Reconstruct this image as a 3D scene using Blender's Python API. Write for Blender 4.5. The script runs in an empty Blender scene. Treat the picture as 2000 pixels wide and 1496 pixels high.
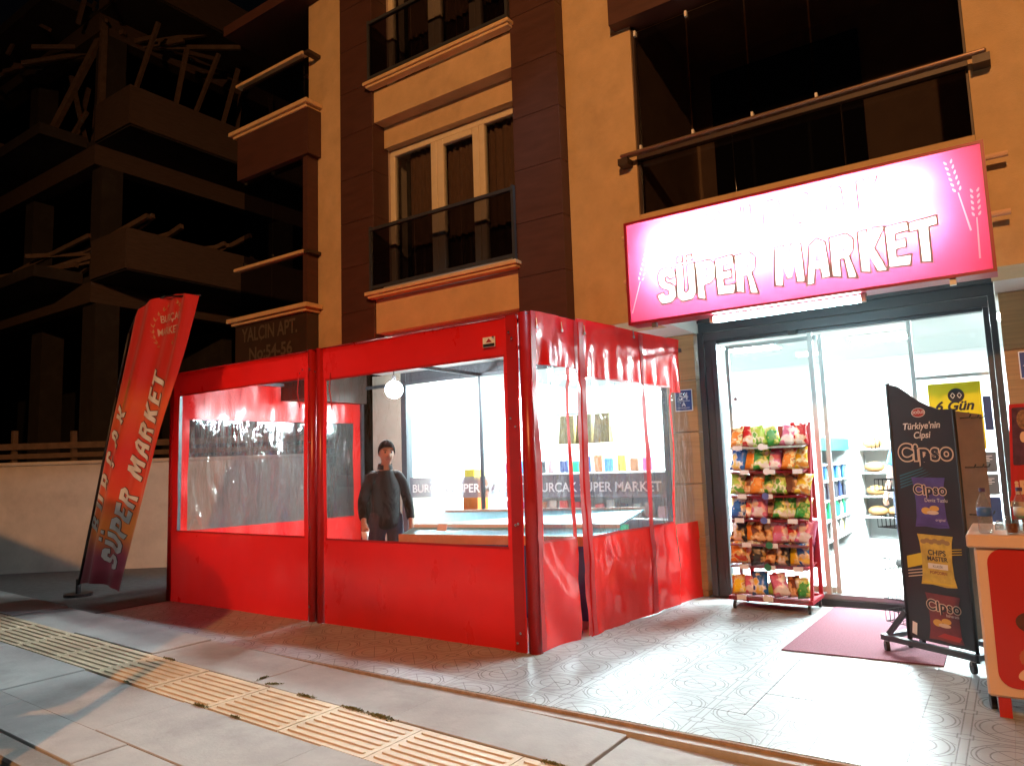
import bpy, bmesh, math, random
from mathutils import Vector, Matrix, noise
random.seed(7)
PI = math.pi
scene = bpy.context.scene
COL = scene.collection

# ------------------------------------------------------------------ camera
def cam_setup():
    yaw, pitch, roll = math.radians(-34.53), math.radians(6.351), math.radians(1.853)
    f = Vector((math.sin(yaw)*math.cos(pitch), math.cos(yaw)*math.cos(pitch), math.sin(pitch)))
    rt = Vector((math.cos(yaw), -math.sin(yaw), 0)); dn = f.cross(rt)
    c, s = math.cos(roll), math.sin(roll)
    r2 = c*rt + s*dn; d2 = -s*rt + c*dn
    cd = bpy.data.cameras.new('camera'); co = bpy.data.objects.new('camera', cd); COL.objects.link(co)
    cd.sensor_width = 36; cd.lens = 36*1410/2000; cd.clip_start = .05; cd.clip_end = 800
    m = Matrix((( r2.x, -d2.x, -f.x, 0), (r2.y, -d2.y, -f.y, 0), (r2.z, -d2.z, -f.z, 1.4), (0, 0, 0, 1)))
    co.matrix_world = m
    scene.camera = co
cam_setup()

# ------------------------------------------------------------------ night sky and exposure
W = bpy.data.worlds.new('World'); scene.world = W; W.use_nodes = True
wn = W.node_tree; wn.nodes.clear()
sky = wn.nodes.new('ShaderNodeTexSky'); sky.sky_type = 'NISHITA'; sky.sun_disc = False
sky.sun_elevation = math.radians(-4); sky.sun_rotation = math.radians(140)
bg = wn.nodes.new('ShaderNodeBackground'); bg.inputs[1].default_value = .05
wo = wn.nodes.new('ShaderNodeOutputWorld')
wn.links.new(sky.outputs[0], bg.inputs[0]); wn.links.new(bg.outputs[0], wo.inputs[0])
vs = scene.view_settings
vs.view_transform = 'Standard'; vs.look = 'None'; vs.exposure = 0; vs.gamma = 1; vs.use_curve_mapping = False
scene.cycles.use_denoising = True
scene.cycles.max_bounces = 9; scene.cycles.diffuse_bounces = 4; scene.cycles.glossy_bounces = 4
scene.cycles.transparent_max_bounces = 24; scene.cycles.transmission_bounces = 6
scene.cycles.sample_clamp_indirect = 4; scene.cycles.caustics_reflective = False; scene.cycles.caustics_refractive = False

# light strengths (watts) and colours, used by the lamps that carry them further down
SODIUM_W, SODIUM_C = 5900, (1.0, .44, .15)  # assumed street lamp, out of view
LED_W, LED_C = 330, (.38, .78, 1.0)  # assumed facade floodlight, out of view
SHOP_W, SHOP_C = 640, (.80, .98, 1.0)
TUBE_W, TUBE_C = 52, (.62, .95, 1.0)
BULB_W, BULB_C = 260, (.86, .97, 1.0)
SIGN_W, SIGN_C = 330, (.92, 1.0, 1.0)

# ------------------------------------------------------------------ helpers
def wloc(o):
    p = Vector((0, 0, 0))
    while o: p += Vector(o.location); o = o.parent
    return p

class MB:
    def __init__(s): s.v = []; s.f = []; s.m = []; s.cm = 0
    def add(s, vs, fs):
        b = len(s.v); s.v += [tuple(p) for p in vs]; s.f += [tuple(b+i for i in q) for q in fs]; s.m += [s.cm]*len(fs); return s
    def box(s, x0, x1, y0, y1, z0, z1):
        return s.add([(x0,y0,z0),(x1,y0,z0),(x1,y1,z0),(x0,y1,z0),(x0,y0,z1),(x1,y0,z1),(x1,y1,z1),(x0,y1,z1)],
                     [(0,3,2,1),(4,5,6,7),(0,1,5,4),(1,2,6,5),(2,3,7,6),(3,0,4,7)])
    def hexa(s, b, t):   # bottom 4 points, top 4 points, counter-clockwise from above
        return s.add(list(b)+list(t), [(0,3,2,1),(4,5,6,7),(0,1,5,4),(1,2,6,5),(2,3,7,6),(3,0,4,7)])
    def bar(s, p, q, w, h=None):  # square timber from p to q
        h = h or w
        p, q = Vector(p), Vector(q); d = (q-p).normalized()
        up = Vector((0,0,1)) if abs(d.z) < .95 else Vector((0,1,0))
        a = d.cross(up).normalized()*w/2; b = a.cross(d).normalized()*h/2
        return s.hexa([p-a-b, p+a-b, q+a-b, q-a-b], [p-a+b, p+a+b, q+a+b, q-a+b])
    def tube(s, p, q, r, n=8, r2=None, caps=True):
        p, q = Vector(p), Vector(q); r2 = r if r2 is None else r2
        d = (q-p).normalized(); up = Vector((0,0,1)) if abs(d.z) < .95 else Vector((1,0,0))
        a = d.cross(up).normalized(); b = d.cross(a)
        vs = []
        for i in range(n):
            t = 2*PI*i/n; e = a*math.cos(t)+b*math.sin(t); vs += [p+e*r, q+e*r2]
        fs = [(2*i, 2*i+1, 2*((i+1)%n)+1, 2*((i+1)%n)) for i in range(n)]
        if caps: fs += [tuple(2*i for i in range(n)), tuple(2*i+1 for i in reversed(range(n)))]
        return s.add(vs, fs)
    def path(s, pts, r, n=7):
        for a, b in zip(pts, pts[1:]): s.tube(a, b, r, n)
        return s
    def lathe(s, prof, c, n=16):
        vs = []; fs = []
        for r, z in prof:
            for i in range(n): t = 2*PI*i/n; vs.append((c[0]+r*math.cos(t), c[1]+r*math.sin(t), c[2]+z))
        for k in range(len(prof)-1):
            for i in range(n):
                j = (i+1) % n; fs.append((k*n+i, k*n+j, (k+1)*n+j, (k+1)*n+i))
        fs.append(tuple(reversed(range(n)))); fs.append(tuple((len(prof)-1)*n+i for i in range(n)))
        return s.add(vs, fs)
    def ball(s, c, r, n=12, sz=1.0):
        return s.lathe([(max(1e-4, r*math.sin(PI*k/8)), -r*sz*math.cos(PI*k/8)) for k in range(9)], c, n)
    def disc(s, c, r, axis, t=.004, n=16):
        a = Vector(axis).normalized(); return s.tube(Vector(c)-a*t/2, Vector(c)+a*t/2, r, n)
    def grid(s, fn, nu, nv):
        vs = [fn(i/nu, j/nv) for j in range(nv+1) for i in range(nu+1)]
        fs = [(j*(nu+1)+i, j*(nu+1)+i+1, (j+1)*(nu+1)+i+1, (j+1)*(nu+1)+i) for j in range(nv) for i in range(nu)]
        return s.add(vs, fs)
    def prism(s, poly, y0, y1):   # polygon in x,z pulled along y
        n = len(poly)
        vs = [(x, y0, z) for x, z in poly]+[(x, y1, z) for x, z in poly]
        fs = [tuple(range(n)), tuple(reversed(range(n, 2*n)))]+[(i, i+n, (i+1) % n+n, (i+1) % n) for i in range(n)]
        return s.add(vs, fs)
    def mesh(s, name, mats, origin=(0,0,0), smooth=False, bevel=0, weld=False):
        me = bpy.data.meshes.new(name); o = Vector(origin)
        me.from_pydata([Vector(p)-o for p in s.v], [], s.f)
        mats = mats if isinstance(mats, (list, tuple)) else [mats]
        for m in mats: me.materials.append(m)
        if len(mats) > 1:
            for p, i in zip(me.polygons, s.m): p.material_index = i
        bm = bmesh.new(); bm.from_mesh(me)
        if weld: bmesh.ops.remove_doubles(bm, verts=bm.verts, dist=1e-5)
        bmesh.ops.recalc_face_normals(bm, faces=bm.faces)
        if bevel:
            es = [e for e in bm.edges if len(e.link_faces) == 2 and e.calc_face_angle(0) > .6]
            bmesh.ops.bevel(bm, geom=es, offset=bevel, segments=1, affect='EDGES', clamp_overlap=True)
        bm.to_mesh(me); bm.free()
        if smooth:
            for p in me.polygons: p.use_smooth = True
        return me
    def build(s, name, mats, parent=None, smooth=False, bevel=0, weld=False, origin=None):
        base = wloc(parent) if parent else Vector((0,0,0))
        if parent is None and origin is None:      # a thing that is one mesh: origin at its base
            xs = [p[0] for p in s.v]; ys = [p[1] for p in s.v]; zs = [p[2] for p in s.v]
            origin = ((min(xs)+max(xs))/2, (min(ys)+max(ys))/2, min(zs))
        org = Vector(origin) if origin is not None else base
        o = bpy.data.objects.new(name, s.mesh(name, mats, org, smooth, bevel, weld)); COL.objects.link(o)
        o.parent = parent; o.location = org-base
        return o

def tag(o, label=None, cat=None, group=None, kind=None):
    if label: o['label'] = label
    if cat: o['category'] = cat
    if group: o['group'] = group
    if kind: o['kind'] = kind
    return o
def thing(name, label, cat, loc=(0,0,0), group=None, rotz=0):
    o = bpy.data.objects.new(name, None); o.empty_display_size = .1; COL.objects.link(o)
    o.location = loc; o.rotation_euler = (0,0,rotz)
    return tag(o, label, cat, group)
def part(name, fn, mat, parent, **k):
    b = MB(); fn(b); return b.build(name, mat, parent, **k)
def inst(name, me, loc, parent=None, rot=(0,0,0), scale=(1,1,1)):
    o = bpy.data.objects.new(name, me); COL.objects.link(o)
    o.parent = parent; o.location = Vector(loc)-(wloc(parent) if parent else Vector((0,0,0)))
    o.rotation_euler = rot; o.scale = scale
    return o
def copy_tree(o, parent=None):
    c = o.copy(); COL.objects.link(c); c.parent = parent
    for ch in list(o.children): copy_tree(ch, c)
    return c
def light(kind, name, loc, W_, C_, parent=None, rot=None, **k):
    d = bpy.data.lights.new(name, kind); d.energy = W_; d.color = C_
    for a, b in k.items(): setattr(d, a, b)
    o = bpy.data.objects.new(name, d); COL.objects.link(o)
    o.parent = parent; o.location = Vector(loc)-(wloc(parent) if parent else Vector((0,0,0)))
    if rot: o.rotation_euler = rot
    return o

# ------------------------------------------------------------------ materials
def nn(nt, t, **k):
    n = nt.nodes.new(t)
    for a, b in k.items(): setattr(n, a, b)
    return n
def M(name, col, rough=.6, metal=0, var=0, vs=6, bump=0, bs=40, spec=.5, alpha=1, trans=0, emit=0, coat=0, stretch=None, dirt=0):
    m = bpy.data.materials.new(name); m.use_nodes = True; nt = m.node_tree; L = nt.links
    p = nt.nodes['Principled BSDF']; c4 = (*col, 1)
    p.inputs['Base Color'].default_value = c4; p.inputs['Roughness'].default_value = rough
    p.inputs['Metallic'].default_value = metal; p.inputs['Specular IOR Level'].default_value = spec
    if coat: p.inputs['Coat Weight'].default_value = coat; p.inputs['Coat Roughness'].default_value = .08
    if emit: p.inputs['Emission Color'].default_value = c4; p.inputs['Emission Strength'].default_value = emit
    tc = nn(nt, 'ShaderNodeTexCoord'); geo = nn(nt, 'ShaderNodeNewGeometry'); src = geo.outputs['Position']
    if stretch:
        mp = nn(nt, 'ShaderNodeMapping'); mp.inputs['Scale'].default_value = stretch; L.new(src, mp.inputs['Vector']); src = mp.outputs[0]
    if var:
        n1 = nn(nt, 'ShaderNodeTexNoise'); n1.inputs['Scale'].default_value = vs; n1.inputs['Detail'].default_value = 6; n1.inputs['Roughness'].default_value = .62
        L.new(src, n1.inputs['Vector'])
        r = nn(nt, 'ShaderNodeMapRange'); r.inputs[1].default_value = .3; r.inputs[2].default_value = .7
        r.inputs[3].default_value = 1-var; r.inputs[4].default_value = 1+var*.6; L.new(n1.outputs['Fac'], r.inputs[0])
        mx = nn(nt, 'ShaderNodeMix', data_type='RGBA', blend_type='MULTIPLY'); mx.inputs[0].default_value = 1
        mx.inputs[6].default_value = c4; L.new(r.outputs[0], mx.inputs[7]); out = mx.outputs[2]
        if dirt:
            n3 = nn(nt, 'ShaderNodeTexNoise'); n3.inputs['Scale'].default_value = 1.7; n3.inputs['Detail'].default_value = 9; n3.inputs['Roughness'].default_value = .7
            L.new(geo.outputs['Position'], n3.inputs['Vector'])
            r3 = nn(nt, 'ShaderNodeMapRange'); r3.inputs[1].default_value = .5; r3.inputs[2].default_value = .72; r3.inputs[4].default_value = dirt
            L.new(n3.outputs['Fac'], r3.inputs[0])
            m3 = nn(nt, 'ShaderNodeMix', data_type='RGBA'); L.new(r3.outputs[0], m3.inputs[0]); L.new(out, m3.inputs[6]); m3.inputs[7].default_value = (.10, .085, .07, 1)
            out = m3.outputs[2]
        L.new(out, p.inputs['Base Color'])
        r2 = nn(nt, 'ShaderNodeMapRange'); r2.inputs[3].default_value = max(.03, rough-.1); r2.inputs[4].default_value = min(1, rough+.1); L.new(n1.outputs['Fac'], r2.inputs[0]); L.new(r2.outputs[0], p.inputs['Roughness'])
    if bump:
        n2 = nn(nt, 'ShaderNodeTexNoise'); n2.inputs['Scale'].default_value = bs; n2.inputs['Detail'].default_value = 5; L.new(src, n2.inputs['Vector'])
        b = nn(nt, 'ShaderNodeBump'); b.inputs['Strength'].default_value = bump; b.inputs['Distance'].default_value = .01; L.new(n2.outputs['Fac'], b.inputs['Height']); L.new(b.outputs[0], p.inputs['Normal'])
    if trans:
        tr = nn(nt, 'ShaderNodeBsdfTranslucent'); tr.inputs[0].default_value = c4
        ms = nn(nt, 'ShaderNodeMixShader'); ms.inputs[0].default_value = trans
        L.new(p.outputs[0], ms.inputs[1]); L.new(tr.outputs[0], ms.inputs[2]); L.new(ms.outputs[0], nt.nodes['Material Output'].inputs[0])
    return m
def CLEAR(name, tint=(.93,.95,.95), rough=.04, ior=1.45, add=.02, bump=0, bs=6, stretch=(1,1,1), haze=0, hcol=(.8,.85,.86)):
    """clear sheet: passes light straight through, mirrors by Fresnel, optional creases and milky haze"""
    m = bpy.data.materials.new(name); m.use_nodes = True; nt = m.node_tree; L = nt.links
    nt.nodes.remove(nt.nodes['Principled BSDF']); out = nt.nodes['Material Output']
    t = nn(nt, 'ShaderNodeBsdfTransparent'); t.inputs[0].default_value = (*tint, 1)
    g = nn(nt, 'ShaderNodeBsdfGlossy'); g.inputs['Roughness'].default_value = rough
    lw = nn(nt, 'ShaderNodeLayerWeight'); lw.inputs[0].default_value = .5      # Schlick, the same from both sides
    pw = nn(nt, 'ShaderNodeMath', operation='POWER'); pw.inputs[1].default_value = 5; L.new(lw.outputs['Facing'], pw.inputs[0])
    f0 = ((ior-1)/(ior+1))**2+add
    ad = nn(nt, 'ShaderNodeMath', operation='MULTIPLY_ADD', use_clamp=True); ad.inputs[1].default_value = 1-f0; ad.inputs[2].default_value = f0; L.new(pw.outputs[0], ad.inputs[0])
    geo = nn(nt, 'ShaderNodeNewGeometry')
    if bump:
        mp = nn(nt, 'ShaderNodeMapping'); mp.inputs['Scale'].default_value = stretch; L.new(geo.outputs['Position'], mp.inputs['Vector'])
        n = nn(nt, 'ShaderNodeTexNoise'); n.inputs['Scale'].default_value = bs; n.inputs['Detail'].default_value = 3; n.inputs['Distortion'].default_value = .9; L.new(mp.outputs[0], n.inputs['Vector'])
        b = nn(nt, 'ShaderNodeBump'); b.inputs['Strength'].default_value = bump; b.inputs['Distance'].default_value = .05
        L.new(n.outputs['Fac'], b.inputs['Height']); L.new(b.outputs[0], g.inputs['Normal']); L.new(b.outputs[0], lw.inputs['Normal'])
    ms = nn(nt, 'ShaderNodeMixShader'); L.new(ad.outputs[0], ms.inputs[0]); L.new(t.outputs[0], ms.inputs[1]); L.new(g.outputs[0], ms.inputs[2])
    fin = ms.outputs[0]
    if haze:
        d = nn(nt, 'ShaderNodeBsdfDiffuse'); d.inputs[0].default_value = (*hcol, 1)
        m2 = nn(nt, 'ShaderNodeMixShader'); m2.inputs[0].default_value = haze; L.new(fin, m2.inputs[1]); L.new(d.outputs[0], m2.inputs[2]); fin = m2.outputs[0]
    L.new(fin, out.inputs[0]); return m
def EMIT(name, col, s):
    m = bpy.data.materials.new(name); m.use_nodes = True; nt = m.node_tree
    e = nn(nt, 'ShaderNodeEmission'); e.inputs[0].default_value = (*col, 1); e.inputs[1].default_value = s
    nt.links.new(e.outputs[0], nt.nodes['Material Output'].inputs[0]); return m

m_wall = M('ochre_render', (.58,.42,.235), .85, var=.13, vs=4, bump=.3, bs=90, dirt=.20)
m_trim = M('ochre_trim', (.66,.46,.25), .8, var=.12, vs=9, bump=.1, bs=60, dirt=.15)
m_brown = M('brown_cladding', (.075,.031,.025), .55, var=.22, vs=3, bump=.1, bs=60, stretch=(1,1,6))
m_joint = M('pale_joint', (.55,.45,.38), .8)
m_dkbrown = M('dark_brown_panel', (.045,.028,.022), .5, var=.15)
m_cream = M('cream_frame', (.70,.62,.45), .45, var=.08)
m_curtain = M('brown_curtain', (.22,.12,.08), .9, var=.3, vs=18, stretch=(6,6,.6), bump=.2, bs=30)
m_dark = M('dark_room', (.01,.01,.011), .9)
m_glass = CLEAR('clear_glass', (.95,.97,.97), .01, 1.45, .01)
m_tint = CLEAR('smoked_glass', (.54,.54,.59), .02, 1.5, .03)
m_window = CLEAR('window_glass', (.8,.82,.82), .02, 1.5, .02)
m_vinyl = CLEAR('clear_vinyl', (.93,.95,.96), .07, 1.4, .04, .6, 3.0, (2.0,2.0,.6), .025)
m_vinyl2 = CLEAR('creased_clear_vinyl', (.93,.95,.96), .06, 1.42, .16, 1.0, 3.4, (2.4,2.4,.45), .035)
m_red = M('red_pvc', (.64,.012,.010), .30, var=.07, vs=1.5, bump=.14, bs=1.8, stretch=(1.6,1.6,.9), trans=.10, coat=.25)
m_redw = M('creased_red_pvc', (.66,.013,.011), .22, var=.07, vs=1.5, bump=.55, bs=2.6, stretch=(2.4,2.4,.8), trans=.10, coat=.5)
m_redseam = M('red_pvc_seam', (.40,.010,.010), .32, var=.1, bump=.2, bs=14)
m_steel = M('galvanised_steel', (.42,.43,.44), .35, .8, var=.1)
m_dkmetal = M('charcoal_aluminium', (.055,.062,.072), .38, .25, var=.08)
m_black = M('black_plastic', (.012,.012,.013), .5)
m_white = M('white_paint', (.8,.8,.79), .55, var=.03)
m_shopwhite = M('shop_white', (.82,.83,.82), .6)
m_shopfloor = M('polished_shop_floor', (.74,.74,.72), .22, var=.04, vs=2)
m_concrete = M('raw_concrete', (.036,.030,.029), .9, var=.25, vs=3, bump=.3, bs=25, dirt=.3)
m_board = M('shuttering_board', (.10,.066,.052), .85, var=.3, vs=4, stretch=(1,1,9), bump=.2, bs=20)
m_timber = M('raw_timber', (.15,.10,.075), .85, var=.3, vs=8, bump=.2, bs=30)
m_yardwall = M('cream_yard_wall', (.60,.54,.48), .9, var=.15, vs=2.5, bump=.2, bs=40, dirt=.2)
m_asphalt = M('asphalt', (.052,.050,.050), .9, var=.35, vs=30, bump=.5, bs=120)
m_lane = M('worn_lane', (.15,.145,.145), .85, var=.3, vs=12, bump=.4, bs=90, dirt=.3)
m_slab = M('paving_concrete', (.40,.375,.355), .8, var=.14, vs=4, bump=.18, bs=60, dirt=.35)
m_tact = M('yellow_tactile', (.64,.50,.34), .55, var=.14, vs=6, bump=.12, bs=60, dirt=.28)
m_kerb = M('kerb_concrete', (.24,.22,.20), .85, var=.2, vs=6, bump=.2, bs=50, dirt=.4)
m_terra = M('terracotta_edge', (.36,.25,.18), .8, var=.3, vs=20, bump=.2)
m_pinkstrip = M('pinkish_screed', (.46,.42,.40), .85, var=.2, vs=10, bump=.2)
m_weed = M('weed_leaf', (.17,.17,.075), .7, var=.4, vs=60)
m_carpet = M('burgundy_mat', (.20,.060,.085), .95, var=.45, vs=90, bump=.7, bs=320)
m_wood = M('wood_cladding', (.30,.165,.070), .5, var=.22, vs=4, stretch=(.6,.6,14), bump=.06, bs=20)
m_blue = M('pale_blue_board', (.20,.58,.74), .5, var=.06)
m_dkblue = M('blue_board', (.02,.09,.28), .5)
m_pine = M('pine_edge', (.46,.30,.17), .6, var=.15)
m_skin = M('skin', (.42,.23,.16), .5, var=.06)
m_hair = M('black_hair', (.008,.007,.006), .9, bump=.4, bs=200, spec=.1)
m_jacket = M('black_jacket', (.010,.010,.012), .8, var=.2, bump=.5, bs=14, spec=.25)
m_jeans = M('dark_trousers', (.030,.038,.065), .9, var=.2, bump=.2, bs=60)
m_tshirt = M('blue_tshirt', (.05,.25,.55), .85, bump=.2, bs=20)
m_letter = M('white_letter', (.78,.76,.72), .6)
m_steelletter = M('steel_letter', (.26,.22,.18), .35, .6)
m_chrome = M('bright_metal', (.6,.6,.6), .25, 1)
m_rack = M('red_rack_metal', (.34,.012,.025), .4, var=.1)
m_cream2 = M('cream_laminate', (.72,.50,.36), .45, var=.05)
m_fred = M('freezer_red', (.46,.018,.012), .35, coat=.2)
m_wheel = M('rubber', (.02,.02,.02), .7)
m_yellow = M('poster_yellow', (.85,.72,.01), .5)
m_navy = M('sign_blue', (.018,.045,.17), .45)
m_ink = M('black_ink', (.012,.012,.016), .5)

# ------------------------------------------------------------------ lettering
GL = {
'S': (.58,[[(0,.10),(.08,-.02),(.40,0),(.55,.14),(.53,.42),(.42,.52),(.21,.62),(.21,.78),(.34,.80),(.38,.70),(.57,.75),(.50,.96),(.40,1.02),(.10,1),(0,.86),(.02,.58),(.12,.46),(.34,.37),(.34,.21),(.18,.19),(.13,.31),(-.05,.26)]]),
'U': (.60,[[(0,1),(.20,1.03),(.20,.26),(.28,.18),(.37,.26),(.36,.98),(.57,1.03),(.57,.14),(.45,-.01),(.14,-.03),(0,.12)]]),
'P': (.58,[[(0,1),(.42,1.03),(.57,.88),(.55,.50),(.43,.38),(.21,.36),(.23,-.07),(.02,0)],[(.20,.82),(.35,.83),(.36,.54),(.20,.54)]]),
'E': (.56,[[(0,1),(.50,1.05),(.53,.84),(.20,.82),(.20,.60),(.44,.63),(.44,.44),(.20,.42),(.20,.20),(.54,.21),(.50,-.03),(.02,0)]]),
'R': (.69,[[(0,1),(.42,1.03),(.57,.88),(.55,.58),(.44,.46),(.60,-.13),(.40,-.10),(.34,.42),(.20,.42),(.20,-.05),(.0,0)],[(.20,.82),(.36,.83),(.36,.60),(.20,.60)]]),
'M': (.86,[[(0,0),(.06,1),(.28,1.03),(.40,.56),(.52,1.03),(.75,1),(.81,-.03),(.60,0),(.57,.56),(.46,.14),(.34,.14),(.24,.56),(.20,-.05)]]),
'A': (.64,[[(.0,-.13),(.13,.90),(.33,1.05),(.53,.92),(.60,0),(.40,0),(.38,.26),(.22,.26),(.17,-.11)],[(.24,.44),(.38,.44),(.36,.81),(.29,.81)]]),
'K': (.64,[[(0,1),(.20,1.03),(.20,.64),(.40,1.05),(.63,1.03),(.36,.54),(.63,-.07),(.40,-.05),(.22,.40),(.22,-.05),(.02,0)]]),
'T': (.60,[[(-.02,1),(.59,1.06),(.59,.86),(.39,.84),(.39,-.03),(.18,0),(.18,.82),(-.03,.80)]]),
'B': (.60,[[(0,1),(.40,1.03),(.54,.88),(.52,.62),(.44,.52),(.57,.40),(.56,.12),(.42,-.02),(.02,0)],[(.20,.83),(.34,.84),(.34,.61),(.20,.60)],[(.20,.42),(.36,.42),(.36,.18),(.20,.17)]]),
'C': (.58,[[(.55,.76),(.50,.96),(.38,1.03),(.12,1),(0,.86),(0,.14),(.12,0),(.40,-.02),(.54,.12),(.57,.30),(.37,.34),(.34,.20),(.20,.20),(.20,.80),(.34,.81),(.37,.68)]]),
' ': (.34,[])}
GL['Ü'] = (GL['U'][0], GL['U'][1]+[[(.04,1.14),(.20,1.16),(.19,1.29),(.05,1.27)],[(.36,1.14),(.52,1.16),(.50,1.29),(.37,1.27)]])
GL['Ç'] = (GL['C'][0], GL['C'][1]+[[(.20,-.08),(.36,-.08),(.40,-.20),(.30,-.32),(.14,-.28),(.16,-.22),(.26,-.22),(.27,-.16)]])

def curve_mesh(loops, offset, name):
    cu = bpy.data.curves.new(name, 'CURVE'); cu.dimensions = '2D'; cu.fill_mode = 'FRONT'; cu.offset = offset
    for lp in loops:
        sp = cu.splines.new('POLY'); sp.points.add(len(lp)-1); sp.use_cyclic_u = True
        for p, (x, y) in zip(sp.points, lp): p.co = (x, y, 0, 1)
    o = bpy.data.objects.new(name, cu); me = bpy.data.meshes.new_from_object(o)
    bpy.data.objects.remove(o); bpy.data.curves.remove(cu); return me
def font_mesh(txt, size, offset, shear, align, name, space=1):
    cu = bpy.data.curves.new(name, 'FONT'); cu.body = txt; cu.size = size; cu.offset = offset; cu.shear = shear; cu.align_x = align; cu.space_character = space
    o = bpy.data.objects.new(name, cu); me = bpy.data.meshes.new_from_object(o)
    bpy.data.objects.remove(o); bpy.data.curves.remove(cu); return me
def place(me, name, mat, parent, org, xd, yd, warp=None):
    org, xd, yd = Vector(org), Vector(xd).normalized(), Vector(yd).normalized()
    base = wloc(parent) if parent else Vector((0,0,0))
    for v in me.vertices:
        p = org+xd*v.co.x+yd*v.co.y
        if warp: p = warp(p)
        v.co = p-base
    me.materials.clear(); me.materials.append(mat)
    o = bpy.data.objects.new(name, me); COL.objects.link(o); o.parent = parent; return o
def text(txt, size, org, mat, parent, xd=(1,0,0), yd=(0,0,1), offset=0, shear=0, align='LEFT', name='lettering', warp=None, space=1, width=None):
    me = font_mesh(txt, size, offset, shear, align, name, space)
    if width:
        xs = [v.co.x for v in me.vertices]; k = width/(max(xs)-min(xs))
        for v in me.vertices: v.co.x *= k
    return place(me, name, mat, parent, org, xd, yd, warp)
def brush(txt, h, org, mat, parent, xd=(1,0,0), yd=(0,0,1), offset=0, space=.06, width=None, name='lettering', warp=None, pitch=None):
    x = 0; loops = []
    for i, ch in enumerate(txt):
        w, ls = GL[ch]
        if pitch: x = i*pitch/h
        loops += [[((x+a)*h, b*h) for a, b in l] for l in ls]; x += w+space
    tot = (x-space)*h; k = (width/tot) if width else 1
    loops = [[(a*k, b) for a, b in l] for l in loops]
    return place(curve_mesh(loops, offset, name), name, mat, parent, org, xd, yd, warp)
# ================================================================== SETTING
def zs(x): return -.024*(x+3.4)          # the pavement climbs gently to the left
def struct(o): return tag(o, kind='structure')

struct(part('ground', lambda b: b.box(-150,150,-150,150,-.6,-.32), m_asphalt, None, origin=(0,0,-.6)))
def road_sheet(b):
    n = 40
    xs = [-60+100*i/n for i in range(n+1)]
    b.grid(lambda u, v: (-60+60*u+12*u, -9+10.66*v, zs(-60+72*u)-.13), n, 6)
struct(part('road', road_sheet, m_asphalt, None, origin=(0,0,-.2)))
struct(part('side_lane', lambda b: b.grid(lambda u, v: (-60+52.06*u, 3.62+36*v, .004+.012*noise.noise((u*20,v*14,0))), 40, 30), m_lane, None, origin=(-10,6,0)))
struct(part('road_beyond', lambda b: b.box(-60,12,-40,-9.0,-.31,-.13), m_asphalt, None, origin=(0,-20,-.3)))

# --- pavement with single slabs, tactile tiles and kerb stones
def walk_base(b):
    x0, x1 = -14.0, 4.5
    b.hexa([(x0,1.62,-.5),(x1,1.62,-.5),(x1,3.60,-.5),(x0,3.60,-.5)], [(x0,1.62,zs(x0)-.024),(x1,1.62,zs(x1)-.024),(x1,3.60,zs(x1)-.024),(x0,3.60,zs(x0)-.024)])
walk = struct(part('pavement', walk_base, m_kerb, None, origin=(0,0,0)))
def slope_box(b, L, y0, y1, h=.03, inset=.0):
    s = -.024
    b.hexa([(-L/2,y0,-h-s*0+s*-L/2),(L/2,y0,-h+s*L/2),(L/2,y1,-h+s*L/2),(-L/2,y1,-h+s*-L/2)],
           [(-L/2,y0,s*-L/2),(L/2,y0,s*L/2),(L/2,y1,s*L/2),(-L/2,y1,s*-L/2)])
def slab_mesh(L, y0, y1, mat, bev): b = MB(); slope_box(b, L, y0, y1); return b.mesh('paving_slab', mat, bevel=bev)
row_back = slab_mesh(1.228, 3.082, 3.585, m_slab, .004)
row_front = slab_mesh(1.228, 2.085, 2.612, m_slab, .004)
row_edge = slab_mesh(1.228, 1.795, 2.075, m_slab, .004)
rng = random.Random(3)
for k in range(-8, 7):
    xc = -3.04+1.24*(k+.5)
    for me, dx in ((row_back, 0), (row_front, -.02), (row_edge, .35)):
        o = inst('paving_slab', me, (xc+dx, 0, zs(xc+dx)+rng.uniform(-.004,.004)), walk, rot=(rng.uniform(-.002,.002),0,0))
def tact_mesh():
    b = MB(); L = .65; slope_box(b, L, 2.625, 3.072); s = -.024
    for i in range(7):
        y = 2.672+i*.0588; w = .0165; x0, x1 = -.295, .295
        pr = [(x0,-w*.5),(x0+.012,-w),(x1-.012,-w),(x1,-w*.5),(x1,w*.5),(x1-.012,w),(x0+.012,w),(x0,w*.5)]
        n = len(pr)
        vs_ = [(x,y+dy,s*x-.001) for x, dy in pr]+[(x*.985,y+dy*.62,s*x+.0065) for x, dy in pr]
        b.add(vs_, [tuple(range(n,2*n))]+[(j,(j+1)%n,(j+1)%n+n,j+n) for j in range(n)])
    return b.mesh('tactile_tile', m_tact)
tm = tact_mesh()
for k in range(-15, 11):
    xc = -2.77+.66*(k+.5); inst('tactile_tile', tm, (xc, rng.uniform(-.004,.004), zs(xc)+rng.uniform(-.003,.004)), walk, rot=(0,0,rng.uniform(-.003,.003)))
kb = MB()
kb.hexa([(-.49,1.62,-.30),(.49,1.62,-.30),(.49,1.785,-.30),(-.49,1.785,-.30)], [(-.49,1.635,.0118),(.49,1.635,-.0118),(.49,1.785,-.0118),(-.49,1.785,.0118)])
km = kb.mesh('kerb_stone', m_kerb, bevel=.012)
for k in range(-11, 6): inst('kerb_stone', km, (k*1.0-.3, 0, zs(k-.3)+.004), walk)

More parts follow.
